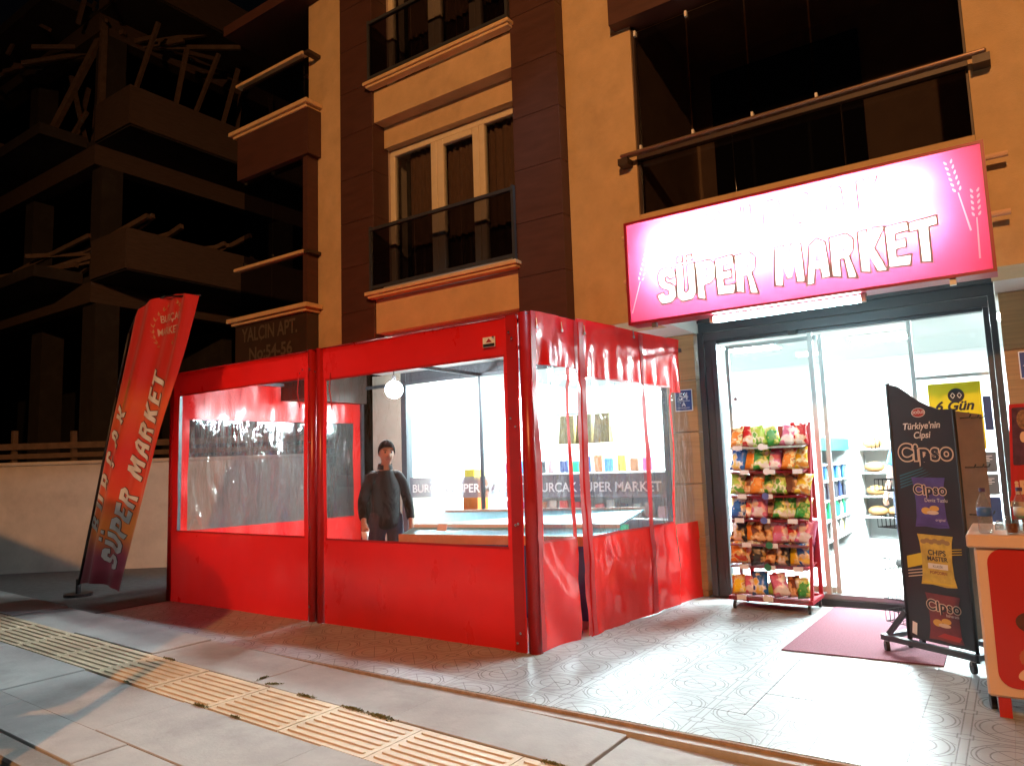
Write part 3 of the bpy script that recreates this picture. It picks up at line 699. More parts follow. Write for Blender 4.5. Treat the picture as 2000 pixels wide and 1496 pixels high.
def framed(name, fn, u0, u1, z0, z1, w0, w1, v0, v1, glass, red=m_red):
    def f(b):
        patch(b, fn, u0,u1, z0,v0); patch(b, fn, u0,u1, v1,z1); patch(b, fn, u0,w0, v0,v1); patch(b, fn, w1,u1, v0,v1)
    o = part(name, f, red, tent, smooth=True)
    part('clear_window', lambda b: patch(b, lambda u, z: fn(u,z), w0,w1, v0,v1, .05,.05), glass, o, smooth=True)
    def hem(b):   # stitched hem round the window
        def strip(a, c, e, f_):
            patch(b, lambda u, z: tuple(Vector(fn(u,z))+OUT), a,c,e,f_, .08,.08)
        w = .012; strip(w0-w,w1+w,*zz)
    OUT = Vector((0,-.004,0)) if fn is front else SN*.004
    for zz in ((v1-.004,v1+.014),(v0-.014,v0+.004)): part('hem', hem, m_redseam, o, smooth=True)
    return o
framed('front_panel', front, -7.94,-5.565, -.006,Z1, -7.79,-5.62, .775,2.285, m_vinyl)
framed('front_panel', front, -5.345,-3.10, -.006,Z1, -5.305,-3.245, .765,2.24, m_vinyl)
def sleeve(b, x, y, r=.05, z1=Z1+.01):
    for zz in range(12): pass
    b.tube((x,y,.0),(x,y,z1),r,10)
part('post_sleeve', lambda b: sleeve(b,-5.515,4.615,.042), m_redseam, tent, smooth=True)
part('post_sleeve', lambda b: sleeve(b,-5.395,4.615,.042), m_redseam, tent, smooth=True)
part('post_sleeve', lambda b: sleeve(b,-7.935,4.625,.04), m_redseam, tent, smooth=True)
part('post_sleeve', lambda b: sleeve(b,-3.045,4.63,.055,Z1+.02), m_redseam, tent, smooth=True)
part('seam_strip', lambda b: patch(b, lambda u,z: (u,4.588+fr_off(u,z)*.3,z), -3.20,-3.105, -.004,Z1+.01), m_redseam, tent, smooth=True)
# street-side flap, doorway gap, and the long side panel
framed('door_flap', lambda u, z: side(u+.02*math.sin(z*2.2), z, .0), .03,.53, .004,2.56, .115,.485, .80,2.19, m_vinyl2, m_redw)
framed('side_panel', lambda u, z: side(u-.03*max(0,1-abs(z-.7)/1.2), z, .012), .66,2.23, .004,2.60, .735,2.20, .785,2.10, m_vinyl2, m_redw)
part('door_header', lambda b: patch(b, lambda u,z: side(u,z,.02), .02,.72, 2.16,2.575, .03,.05), m_redw, tent, smooth=True)
part('valance', lambda b: patch(b, lambda u,z: side(u,z,.004), 2.232,2.47, 2.06,2.61, .03,.05), m_redw, tent, smooth=True)
part('lower_sheet', lambda b: patch(b, lambda u,z: side(u,z,.004), 2.232,SL, .004,.755, .04,.05), m_redw, tent, smooth=True)
part('clear_end', lambda b: patch(b, lambda u,z: side(u,z,-.006), 2.21,2.62, .74,2.08, .05,.05), m_vinyl2, tent, smooth=True)
part('seam_strip', lambda b: patch(b, lambda u,z: side(u-.0+.012*math.sin(z*6),z,.02), 1.65,1.735, .004,2.58, .03,.05), m_redseam, tent, smooth=True)
for u in (.02,.60,.68): part('seam_strip', lambda b: patch(b, lambda uu,z: side(uu-.02*max(0,1-abs(z-.7)/1.2)*(u>.5),z,.026), u,u+.055, .02,2.57, .028,.05), m_redseam, tent, smooth=True)
# far side towards the yard wall
LA, LB = Vector((-7.93,4.64,0)), Vector((-7.56,7.28,0)); LU = (LB-LA).normalized(); LN = Vector((LU.y,-LU.x,0))
def lside(u, z): p = LA+LU*u+LN*(.03*noise.noise((u*2,z*1.4,30))+.016*math.sin(u*15+z*4.5+4*noise.noise((u*1.3,z*1.1,2)))*max(0,noise.noise((u*1.1,z*.8,7))+.45)+.010*noise.noise((u*9,z*3,12))); return (p.x,p.y,z)
framed('yard_panel', lside, .02,2.6, .012,2.53, .16,2.45, .75,2.03, m_vinyl2)
# roof sheet, flashing and steel frame
part('roof_sheet', lambda b: b.grid(lambda u, v: (-7.97+4.98*u, 4.58+1.62*v, Z1+.006+.07*v-.03*math.sin(PI*v)*math.sin(u*9*PI)**2), 60, 10), m_red, tent, smooth=True)
def steel(b):
    for x, y in ((-7.90,4.68),(-5.455,4.67),(-3.06,4.70),(-7.55,7.2),(-5.44,7.2)): b.box(x-.02,x+.02,y-.02,y+.02,.0,2.52)
    for z in (2.50,): 
        b.box(-7.9,-3.05,4.66,4.70,z,z+.04); b.box(-7.9,-3.0,7.18,7.22,z,z+.04)
    b.bar((-7.9,4.68,2.5),(-7.55,7.2,2.5),.04); b.bar((-3.06,4.7,2.52),(-2.80,7.2,2.52),.04); b.bar((-5.455,4.68,2.52),(-5.44,7.2,2.52),.04)
    b.bar((-7.9,5.9,2.54),(-2.95,5.9,2.54),.04)
part('steel_frame', steel, m_dkmetal, tent)
eb = MB(); eb.lathe([(.009,0),(.010,.003),(.005,.004)], (0,0,0), 8); em = eb.mesh('eyelet', m_chrome)
rg = random.Random(5)
for x in (-7.88,-7.86,-7.70,-5.64,-5.60,-5.41,-5.50,-3.30,-3.16,-3.13):
    for z in (.10,.9,1.7,2.40) if x > -3.2 or x in (-5.5,-7.88) else (2.36,):
        inst('eyelet', em, (x+rg.uniform(-.01,.01),4.566,z+rg.uniform(-.05,.05)), tent, rot=(PI/2,0,0))
for u, z in ((.08,2.48),(.41,2.49),(.737,2.505),(1.544,2.565)):
    p = Vector(side(u,z,.03)); part('hook', lambda b: (b.tube(p+Vector((0,0,.04)),p+Vector((.004,0,-.02)),.004,6), b.disc(p+Vector((.005,0,-.03)),.014,SN,.006)), m_steel, tent)
part('maker_label', lambda b: b.box(-3.42,-3.30,4.576,4.580,2.325,2.405), m_white, tent)
part('maker_label', lambda b: b.box(-3.415,-3.305,4.572,4.5755,2.328,2.352), m_ink, tent)
part('maker_label', lambda b: b.add([(-3.39,4.5745,2.362),(-3.33,4.5745,2.362),(-3.36,4.5745,2.395)], [(0,1,2)]), m_rack, tent)
for x, z0 in ((-5.68,2.0),(-5.22,1.95)): part('tie_cord', lambda b: b.path([(x,4.58,2.30),(x-.01,4.575,2.15),(x+.03,4.575,z0)],.006,6), m_redseam, tent)
bulb = thing('tent_bulb', 'glaring white bulb hanging inside the red tent', 'lamp', (-5.77,6.0,2.2))
part('globe', lambda b: b.ball((-5.77,6.0,2.28),.10,16), EMIT('lit_bulb', BULB_C, BULB_W/(PI*4*PI*.10**2)), bulb, smooth=True)
part('socket', lambda b: b.tube((-5.77,6.0,2.38),(-5.77,6.0,2.44),.022,10), m_black, bulb)
part('cord', lambda b: b.tube((-5.77,6.0,2.44),(-5.77,6.0,2.62),.006,6), m_black, bulb)
# ================================================================== PRODUCE STAND IN THE TENT
ps = thing('produce_stand', 'empty sloping produce stand of pale blue boards inside the tent', 'stand', (-3.95,5.8,0))
FL, FR = (-5.07,5.34), (-2.98,5.72); ML, MR = (-5.00,5.46), (-2.96,5.92); BL, BR = (-4.84,5.74), (-2.94,6.42)
def quadslab(b, a, c, d, e, z0, z1, t=.018): # front-left, front-right, back-right, back-left
    b.hexa([(a[0],a[1],z0-t),(c[0],c[1],z0-t),(d[0],d[1],z1-t),(e[0],e[1],z1-t)], [(a[0],a[1],z0),(c[0],c[1],z0),(d[0],d[1],z1),(e[0],e[1],z1)])
part('lower_tray', lambda b: quadslab(b, FL,FR,MR,ML, .74,.80), m_blue, ps)
part('upper_tray', lambda b: quadslab(b, (ML[0],ML[1]+.01),(MR[0],MR[1]+.01),BR,BL, .83,.93), m_blue, ps)
part('edge_strip', lambda b: b.bar((ML[0],ML[1],.815),(MR[0],MR[1],.815),.02,.035), m_white, ps)
part('edge_strip', lambda b: b.bar((BL[0],BL[1]+.012,.93),(BR[0],BR[1]+.012,.93),.02,.04), m_white, ps)
part('pine_front', lambda b: b.bar((FL[0],FL[1]-.02,.70),(FR[0],FR[1]-.02,.70),.03,.085), m_pine, ps)
def legs(b):
    for x, y in (FL,FR,BL,BR): b.box(x-.03+.06*(x<-4),x+.03+.06*(x<-4)-.06*(x>-4),y+.02,y+.08,.0,.72)
part('blue_skirt', lambda b: b.hexa([(FL[0]+.05,FL[1]+.05,0),(FR[0]-.05,FR[1]+.05,0),(BR[0]-.05,BR[1]-.03,0),(BL[0]+.05,BL[1]-.03,0)],[(FL[0]+.05,FL[1]+.05,.655),(FR[0]-.05,FR[1]+.05,.655),(BR[0]-.05,BR[1]-.03,.66),(BL[0]+.05,BL[1]-.03,.66)]), m_dkblue, ps)
part('price_card', lambda b: b.hexa([(-4.68,5.43,.772),(-4.58,5.45,.772),(-4.58,5.455,.772),(-4.68,5.435,.772)],[(-4.68,5.46,.84),(-4.58,5.48,.84),(-4.58,5.485,.84),(-4.68,5.465,.84)]), m_white, ps)

# ================================================================== PEOPLE
def skin_obj(name, verts, edges, mat, parent, root=0, sub=2):
    me = bpy.data.meshes.new(name); me.from_pydata([Vector(v[:3])-wloc(parent) for v in verts], edges, [])
    o = bpy.data.objects.new(name, me); COL.objects.link(o); o.parent = parent; me.materials.append(mat)
    sk = o.modifiers.new('skin','SKIN'); sk.use_smooth_shade = True
    for i, v in enumerate(me.skin_vertices[0].data):
        r = verts[i][3]; v.radius = (r if not isinstance(r, tuple) else r[0], r if not isinstance(r, tuple) else r[1]); v.use_root = (i == root)
    su = o.modifiers.new('sub','SUBSURF'); su.levels = sub; su.render_levels = sub
    return o
def person(name, label, pos, rz, look, top_mat, leg_mat, short=False, reach=(0,0), step=0):
    t = thing('person', label, 'person', pos)
    ca, sa = math.cos(rz), math.sin(rz)
    def W(x, y, z): return (pos[0]+ca*x-sa*y, pos[1]+sa*x+ca*y, pos[2]+z)
    V = []; E_ = []
    def v(x, y, z, r, par=None):
        V.append((*W(x,y,z), r)); i = len(V)-1
        if par is not None: E_.append((par, i))
        return i
    # faces -y in its own frame; pelvis first
    pel = v(0,0,.90,.105); wai = v(0,.0,1.04,.100,pel); che = v(0,.01,1.22,.105,wai); shc = v(0,.015,1.32,.050,che); nec = v(0,.01,1.41,.048,shc)
    lx, ly = look
    jaw = v(lx*.02,-.015+ly*.02,1.475,.058,nec); mid = v(lx*.035,-.01+ly*.03,1.545,.080,jaw); top = v(lx*.04,.005+ly*.03,1.615,.066,mid)
    v(lx*.05-.0,-.105+ly*.03,1.515,.012,mid)
    v(.085+lx*.03,.01,1.535,.014,mid); v(-.085+lx*.03,.01,1.535,.014,mid)
    arms = {}
    for s in (-1,1):
        sh = v(s*.145,.01,1.305,.042,shc); q = reach[0 if s < 0 else 1]; el = v(s*.235,.03,1.06,.043,sh); wr = v(s*.245,-.05-q,.84+q*.35,.028,el); pa = v(s*.245,-.07-q*1.15,.775+q*.4,.033,wr)
        for k, (dx, ln) in enumerate(((-.03,.070),(-.01,.082),(.01,.078),(.028,.062))):
            a = v(s*.245+dx*.9,-.085-q*1.2,.735+q*.4,.0105,pa); v(s*.245+dx,-.075-q*1.25,.735-ln*.75+q*.4,.0085,a)
        th = v(s*.245-s*.034,-.10-q*1.15,.765+q*.4,.011,pa); v(s*.245-s*.03,-.118-q*1.2,.725+q*.4,.009,th)
        hp = v(s*.085,0,.84,.085,pel); d_ = step*s; kn = v(s*.10,-.01-d_*.6,.48,.064,hp); an = v(s*.105,.03-d_,.10,.045,kn); he = v(s*.105,.035-d_,.045,.045,an); v(s*.12,-.14-d_,.035,.036,he)
    skin_obj('body', V, E_, m_skin, t)
    def clothe(nm, pts, ed, mat): 
        return skin_obj(nm, [(*W(*p[:3]), p[3]) for p in pts], ed, mat, t)
    e = .018
    J = [(0,0,.76,.158),(0,0,.86,.162),(0,.0,1.04,.150),(0,.01,1.22,.165),(0,.015,1.33,.108),(0,.012,1.395,.078)]; JE = [(0,1),(1,2),(2,3),(3,4),(4,5)]
    clothe('jacket' if not short else 't_shirt', J, JE, top_mat)
    for s in (-1,1):      # sleeves start well inside the shoulder
        q = reach[0 if s < 0 else 1]
        S_ = [(s*.05,.014,1.325,.070),(s*.135,.012,1.308,.070),(s*.195,.022,1.19,.061),(s*.230,.03,1.06,.056)]
        if short: S_[3] = (s*.215,.025,1.13,.069)
        else: S_ += [(s*.243,-.005-q*.5,.95+.17*q,.050),(s*.245,-.045-q,.855+.35*q,.046)]
        clothe('sleeve', S_, [(i,i+1) for i in range(len(S_)-1)], top_mat)
    T = [(0,0,.90,.135),(0,0,1.0,.118)]; TE = [(0,1)]
    for s in (-1,1):
        b0 = len(T); T += [(s*.085,0,.83,.112),(s*.10,-.01-.6*step*s,.48,.082),(s*.105,.03-step*s,.07,.066)]; TE += [(0,b0),(b0,b0+1),(b0+1,b0+2)]
    clothe('trousers', T, TE, leg_mat)
    for s in (-1,1):
        clothe('shoe', [(s*.105,.05-step*s,.055,.055),(s*.11,-.04-step*s,.048,.052),(s*.12,-.15-step*s,.042,.042)], [(0,1),(1,2)], m_black)
    if not short:
        def collar(b):
            n_ = 16; vs_ = []
            for zz, rr_ in ((1.385,.082),(1.435,.070)):
                for i in range(n_):
                    a = 2*PI*i/n_; vs_.append(W(rr_*math.cos(a), .012+rr_*1.05*math.sin(a), zz+.012*math.sin(a)))
            b.add(vs_, [(i,(i+1)%n_,(i+1)%n_+n_,i+n_) for i in range(n_) if not 11 <= i <= 12])
        part('collar', collar, top_mat, t, smooth=True)
    hx, hy = W(lx*.038,.022+ly*.03,0)[:2]
    def hair(b):
        n, k = 18, 9; vs_ = []
        for j in range(k):
            ph = PI*.60*j/(k-1)
            for i in range(n):
                a = 2*PI*i/n; c, s = math.cos(a), math.sin(a)
                # front of the head is local -y: hair line is higher there
                fr = max(0,-s); p2 = ph*(1-.42*fr)
                r = .094*math.sin(p2)*(1+.05*noise.noise((c*5,s*5,j)))
                x, y = r*c*.95, r*s*1.12; X, Y = W(lx*.038+x,.012+ly*.03+y,0)[:2]
                vs_.append((X,Y,pos[2]+1.565+.118*math.cos(p2)+.006*noise.noise((i*.9,j*1.3,2))))
        b.add(vs_, [(j*n+i,(j+1)*n+i,(j+1)*n+(i+1)%n,j*n+(i+1)%n) for j in range(k-1) for i in range(n)])
    part('hair', hair, m_hair, t, smooth=True)
    for s in (-1,1):
        part('eye', lambda b: b.ball(W(lx*.05+s*.032,-.076+ly*.03,1.553),.0095,8), m_ink, t, smooth=True)
        part('eyebrow', lambda b: b.bar(W(lx*.05+s*.016,-.084+ly*.03,1.572),W(lx*.05+s*.050,-.074+ly*.03,1.574),.008,.008), m_hair, t)
    part('mouth', lambda b: b.bar(W(lx*.04-.022,-.074+ly*.02,1.480),W(lx*.04+.022,-.074+ly*.02,1.480),.006,.007), M('lips',(.25,.09,.08),.5), t)
    return t, W
p1, W1 = person('person', 'person in a black jacket standing inside the red tent', (-5.33,5.40,.001), .95, (.3,-.9), m_jacket, m_jeans, reach=(.10,.02), step=.07)
bagt = thing('paper_cup', 'small white cup in the hand of the person in black', 'cup', W1(-.245,-.215,.69))
cx_, cy_, cz_ = W1(-.245,-.235,.70)
part('cup_wall', lambda b: b.lathe([(.026,0),(.036,.085),(.033,.085),(.024,.006)], (cx_,cy_,cz_), 14), m_white, bagt, smooth=True)
p2, W2 = person('person', 'person in a blue T-shirt standing inside the bright shop', (-1.02,9.3,.101), -.6, (0,0), m_tshirt, m_jeans, short=True)

# ================================================================== CRISP RACK
def bagmat(i, c1, c2, c3):
    m = bpy.data.materials.new('crisp_print'); m.use_nodes = True; nt = m.node_tree; L = nt.links; p = nt.nodes['Principled BSDF']
    tc = nn(nt,'ShaderNodeTexCoord'); mp = nn(nt,'ShaderNodeMapping'); mp.inputs['Location'].default_value = (i*3.7,i*1.3,0); L.new(tc.outputs['Object'], mp.inputs['Vector'])
    n = nn(nt,'ShaderNodeTexNoise'); n.inputs['Scale'].default_value = 14; n.inputs['Detail'].default_value = 2; L.new(mp.outputs[0], n.inputs['Vector'])
    r = nn(nt,'ShaderNodeValToRGB'); e = r.color_ramp.elements; r.color_ramp.interpolation = 'EASE'
    B_ = lambda c: tuple(min(.9,x*1.35) for x in c)
    e[0].position = .36; e[0].color = (*B_(c1),1); e[1].position = .62; e[1].color = (*B_(c3),1); k = e.new(.47); k.color = (*B_(c1),1); k2 = e.new(.52); k2.color = (*B_(c2),1)
    L.new(n.outputs['Fac'], r.inputs[0]); L.new(r.outputs[0], p.inputs['Base Color'])
    p.inputs['Roughness'].default_value = .25; p.inputs['Specular IOR Level'].default_value = .7
    n2 = nn(nt,'ShaderNodeTexNoise'); n2.inputs['Scale'].default_value = 26; n2.inputs['Detail'].default_value = 3; L.new(mp.outputs[0], n2.inputs['Vector'])
    b = nn(nt,'ShaderNodeBump'); b.inputs['Strength'].default_value = .6; b.inputs['Distance'].default_value = .02; L.new(n2.outputs['Fac'], b.inputs['Height']); L.new(b.outputs[0], p.inputs['Normal'])
    return m
CW = dict(red=((.42,.015,.02),(.75,.5,.35),(.85,.8,.7)), green=((.03,.25,.04),(.5,.6,.15),(.75,.8,.6)), orange=((.62,.20,.02),(.75,.6,.3),(.35,.05,.02)),
          yellow=((.68,.50,.03),(.8,.7,.4),(.45,.2,.03)), purple=((.16,.05,.26),(.6,.4,.6),(.8,.7,.4)), blue=((.02,.13,.42),(.6,.65,.7),(.75,.5,.1)),
          brown=((.13,.045,.02),(.5,.25,.08),(.7,.5,.3)), black=((.02,.02,.022),(.45,.3,.1),(.7,.65,.6)), pink=((.55,.16,.28),(.8,.6,.65),(.85,.8,.8)), lime=((.32,.52,.08),(.75,.78,.45),(.1,.3,.04)))
def bag_mesh(seed, w=.125, h=.175, d=.05):
    r = random.Random(seed); b = MB(); nu, nv = 8, 10
    def surf(sgn):
        def f(u, v):
            fu, fv = 2*u-1, 2*v-1
            prof = max(0,1-abs(fu)**3)*max(0,1-(abs(fv)/.9)**4) if abs(fv) < .9 else 0
            wob = .006*noise.noise((fu*2.3+seed,fv*2.3,sgn*3))
            ww = w/2*(1-.10*math.cos(fv*PI/2)); k = .003*math.sin(u*40)*(abs(fv) > .88)
            return (fu*ww+.004*noise.noise((seed,fv*3,0)), sgn*(d/2*prof**.7)+wob*(prof > 0)+k, h/2*(1+fv)+.003*noise.noise((fu*3,seed,1)))
        return f
    b.grid(surf(-1),nu,nv); b.grid(lambda u,v: surf(1)(1-u,v),nu,nv)
    return b
BAGM = {}
def bag(col, seed): 
    k = (col, seed % 3)
    if k not in BAGM: BAGM[k] = bag_mesh(seed % 3+1).mesh('crisp_bag', bagmat(seed % 3, *CW[col]), smooth=True, weld=True)
    return BAGM[k]
RX0, RX1, RY = -2.30, -1.56, 7.02
rk = thing('crisp_rack', 'red metal crisp rack on castors in front of the shop glass', 'rack', (-1.93,7.05,0))
for x in (RX0+.10,RX1-.02): part('upright', lambda b: b.box(x-.016,x+.016,7.20,7.235,.12,1.70), m_rack, rk)
part('base_frame', lambda b: (b.box(RX0,RX1,6.78,6.81,.085,.12), b.box(RX0,RX1,7.20,7.24,.085,.12), b.box(RX0,RX0+.03,6.81,7.20,.085,.12), b.box(RX1-.03,RX1,6.81,7.20,.085,.12), b.box(RX0+.03,RX1-.03,6.81,7.20,.095,.10)), m_rack, rk, bevel=.003)
part('side_rail', lambda b: b.hexa([(RX1-.025,6.80,.12),(RX1,6.80,.12),(RX1,6.84,.12),(RX1-.025,6.84,.12)],[(RX1-.025,7.19,1.70),(RX1,7.19,1.70),(RX1,7.235,1.70),(RX1-.025,7.235,1.70)]), m_rack, rk)
part('back_panel', lambda b: b.box(RX0+.13,RX1-.04,7.236,7.242,.35,1.68), m_rack, rk)
m_acr = CLEAR('clear_acrylic', (.9,.93,.93), .05, 1.45, .05)
SH = [.115,.385,.58,.80,1.02,1.245,1.475]
cols = ['yellow pink blue lime pink brown green'.split(),'orange red black brown black yellow blue'.split(),'black orange brown brown pink red pink'.split(),'blue red pink brown green green green'.split(),'lime brown orange green lime brown yellow'.split(),'blue orange green pink orange yellow'.split(),'orange red lime green pink red'.split()]
ORD = ['bottom','second','third','fourth','fifth','sixth','top']
white_tag = M('price_white',(.82,.82,.82),.6)
for s, z in enumerate(SH):
    fr_ = 6.80+ (z-.1)*.12; x0, x1 = RX0+.02, RX1-.03
    if s:
        sh = part('shelf', lambda b: b.hexa([(x0,fr_,z-.012),(x1,fr_,z-.012),(x1,7.20,z+.012),(x0,7.20,z+.012)],[(x0,fr_,z-.004),(x1,fr_,z-.004),(x1,7.20,z+.02),(x0,7.20,z+.02)]), m_rack if s < 6 else m_white, rk)
        part('front_lip', lambda b: b.box(x0,x1,fr_-.006,fr_-.002,z-.015,z+.045), m_acr, sh)
    else: sh = part('front_lip', lambda b: b.box(x0,x1,fr_-.026,fr_-.022,z-.02,z+.05), m_acr, rk)
    for k in range(2+(s % 2)):
        px = x0+.06+k*.24+.03*(s % 3); part('price_card', lambda b: b.box(px,px+.085,fr_-.034,fr_-.030,z-.02,z+.022), white_tag, sh)
    part('round_tag', lambda b: b.disc((x0+.33+.02*(s%3),fr_-.040,z+.005),.032,(0,1,0),.003), [white_tag,M('green_tag',(.03,.16,.07),.5),M('blue_tag',(.10,.12,.32),.5)][(0,1,1,2,2,0,0)[s]], sh)
    n = len(cols[s]); names = {}
    for k, c in enumerate(cols[s]):
        x = x0+.055+(x1-x0-.10)*k/(n-1); sc = rg.uniform(1.1,1.42)*(1.0 if s else .9)
        o = inst('crisp_bag', bag(c, s*7+k), (x, fr_+.055+.02*(k % 2)+.03*(s>0), z+.014), None, (rg.uniform(-.42,-.22),rg.uniform(-.22,.22),rg.uniform(-.35,.35)), (sc,sc,sc))
        tag(o, f'{c} crisp bag on the {ORD[s]} shelf of the red rack', 'crisp bag', 'crisp bags on the red rack')
cb = MB()
for px, py in ((RX0+.04,6.83),(RX1-.04,6.83),(RX0+.05,7.19),(RX1-.03,7.19)):
    c = part('castor', lambda b: (b.box(px-.012,px+.012,py-.02,py+.02,.062,.086),), m_steel, rk)
    part('tyre', lambda b: b.disc((px,py-.01,.0385),.038,(1,.15,0),.022), m_wheel, c); part('hub', lambda b: b.disc((px,py-.01,.0385),.016,(1,.15,0),.028), m_steel, c)

# door mat
mat_o = part('door_mat', lambda b: b.hexa([(-1.505,5.50,.003),(-.50,5.555,.003),(-.52,7.24,.003),(-1.475,7.20,.003)],[(-1.505,5.50,.011),(-.50,5.555,.011),(-.52,7.24,.011),(-1.475,7.20,.011)]), m_carpet, None)
tag(mat_o, 'burgundy door mat lying before the shop entrance', 'mat')

# ================================================================== BLACK SNACK DISPLAY STAND
PX0, PX1 = -.685, -.305; PA, PB = Vector((-.70,5.74,0)), Vector((-.315,5.50,0)); PD = (PB-PA).normalized(); PN = Vector((PD.y,-PD.x,0)); PL = (PB-PA).length
cs = thing('snack_display_stand', 'black printed snack display stand on castors beside the door mat', 'stand', (-.5,5.65,0))
m_sblack = M('stand_black', (.016,.015,.016), .45, var=.1, coat=.15)
def pp(u, z, n=0): p = PA+PD*u+PN*n; return (p.x,p.y,z)
outl = [(0,.13),(PL,.13),(PL,1.66),(PL*.80,1.665),(PL*.62,1.70),(PL*.45,1.745),(PL*.3,1.80),(PL*.15,1.85),(PL*.05,1.865),(0,1.865)]
def sidep(b):
    n = len(outl); vs_ = [pp(u,z,0) for u, z in outl]+[pp(u,z,-.012) for u, z in outl]
    b.add(vs_, [tuple(range(n)),tuple(reversed(range(n,2*n)))]+[(i,i+n,(i+1)%n+n,(i+1)%n) for i in range(n)])
pan = part('printed_panel', sidep, m_sblack, cs)
part('edge_post', lambda b: b.tube(pp(-.012,.06,-.01),pp(-.012,1.88,-.01),.016,8), m_black, cs, smooth=True)
part('edge_post', lambda b: b.tube(pp(PL+.006,.06,-.01),pp(PL+.006,1.66,-.01),.012,8), m_black, cs, smooth=True)
part('pegboard', lambda b: b.hexa([pp(PL,.2,-.014),pp(PL+.05,.2,-.22),pp(PL+.04,.2,-.225),pp(PL-.01,.2,-.016)],[pp(PL,1.65,-.014),pp(PL+.05,1.62,-.22),pp(PL+.04,1.62,-.225),pp(PL-.01,1.65,-.016)]), M('grey_pegboard',(.20,.16,.14),.7,var=.2), cs)
for z in (1.60,1.28,.98):
    for n_ in (-.06,-.14,-.2): part('hook', lambda b: b.path([pp(PL+.012,z,n_),pp(PL+.075,z,n_),pp(PL+.085,z+.02,n_)],.004,6), m_black, cs)
for z in (1.42,1.12,.86,.56,.36,.20):
    def wb(b, z=z):
        h = .08; u0, u1 = -.20, -.03
        for n_ in (-.02,-.32):
            for zz in (z,z+h): b.tube(pp(u0,zz,n_),pp(u1,zz,n_),.0035,5)
            for i in range(6): b.tube(pp(u0+(u1-u0)*i/5,z,n_),pp(u0+(u1-u0)*i/5,z+h,n_),.0022,5)
        for zz in (z,z+h):
            b.tube(pp(u0,zz,-.02),pp(u0,zz,-.32),.0035,5)
        for i in range(8): n_ = -.02-.3*i/7; b.tube(pp(u0,z,n_),pp(u0,z+h,n_),.0022,5); b.tube(pp(u0,z,n_),pp(u1,z,n_),.0022,5)
    part('wire_basket', wb, m_black, cs)
def basef(b):
    b.bar(pp(-.20,.10,.03),pp(PL+.03,.10,.03),.04,.035); b.bar(pp(-.20,.10,-.34),pp(PL+.03,.10,-.34),.04,.035); b.bar(pp(-.19,.10,.03),pp(-.19,.10,-.34),.04,.034); b.bar(pp(PL+.02,.10,.03),pp(PL+.02,.10,-.34),.04,.034); b.bar(pp(-.17,.12,.0),pp(-.02,.30,-.0),.03,.03)
part('base_frame', basef, m_dkmetal, cs)
for u, n_ in ((-.17,.03),(PL,.03),(-.17,-.33),(PL,-.33)):
    q = Vector(pp(u,.04,n_)); c = part('castor', lambda b: b.box(q.x-.012,q.x+.012,q.y-.015,q.y+.015,.055,.084), m_steel, cs)
    part('tyre', lambda b: b.disc((q.x,q.y,.039),.038,(1,.4,0),.024), m_wheel, c)
# print on the panel
m_brownink = M('dark_gold_ink',(.16,.10,.05),.5); m_gold = M('cream_ink', (.62,.47,.33), .5); m_paper = M('pale_ink', (.66,.60,.52), .5)
def ptext(t, size, u, z, mat=m_gold, n=.0025, **k): return text(t, size, pp(u,z,n), mat, pan, xd=PD, **k)
def pshape(pts, mat, n=.0015, name='print'):
    b = MB(); b.add([pp(u,z,n) for u, z in pts], [tuple(range(len(pts)))]); return b.build(name, mat, pan)
ell = lambda u, z, a, c, k=20: [(u+a*math.cos(2*PI*i/k), z+c*math.sin(2*PI*i/k)) for i in range(k)]
mc = PL*.52
pshape(ell(mc-.02,1.655,.052,.032), m_paper); pshape(ell(mc-.02,1.655,.048,.028), M('logo_red',(.36,.03,.02),.5), .002); ptext('DOĞUŞ', .026, mc-.02, 1.648, m_paper, .003, align='CENTER', offset=.0008)
ptext("Türkiye'nin", .062, mc-.01, 1.545, m_paper, align='CENTER', shear=.2, offset=.0012); ptext('Cipsi', .062, mc-.01, 1.482, m_paper, align='CENTER', shear=.2, offset=.0012)
def logo(u, z, s):
    ptext('Cipso', s, u, z, m_gold, .0022, align='CENTER', offset=.0125*s/.15, space=1.10); ptext('Cipso', s, u, z, m_ink, .0030, align='CENTER', offset=.0035*s/.15, space=1.10)
logo(mc, 1.335, .155)
m_teal = M('teal_ink',(.02,.10,.13),.5); m_yink = M('yellow_ink',(.62,.42,.02),.5)
for i in range(5): pshape([(.03,1.22-.02*i),(.03,1.232-.02*i),(.22+.02*i,1.285-.013*i),(.20+.015*i,1.272-.013*i)], m_teal, .0016)
pshape([(.03,.60),(.03,.68),(.17,.72),(.17,.64)], m_yink, .0016)
for i in range(3): pshape([(.03,.54+.02*i),(.03,.546+.02*i),(.2,.58+.02*i),(.2,.574+.02*i)], m_gold, .0016); pshape([(.30,.74-.016*i),(.30,.746-.016*i),(.43,.76-.016*i),(.43,.756-.016*i)], m_yink, .0016)
def pbag(u, z0, w, h, mat, edge):
    pts = [(u-w/2,z0),(u-w*.2,z0+.006),(u+w*.2,z0-.003),(u+w/2,z0+.004),(u+w*.44,z0+h*.2),(u+w*.42,z0+h*.5),(u+w*.45,z0+h*.85),(u+w*.5,z0+h),(u-w*.5,z0+h*1.01),(u-w*.45,z0+h*.85),(u-w*.42,z0+h*.5),(u-w*.44,z0+h*.2)]
    pshape(pts, mat, .0019)
    pshape([(u-w*.45,z0+.012),(u+w*.45,z0+.012),(u+w*.44,z0+.02),(u-w*.44,z0+.02)], edge, .0023)
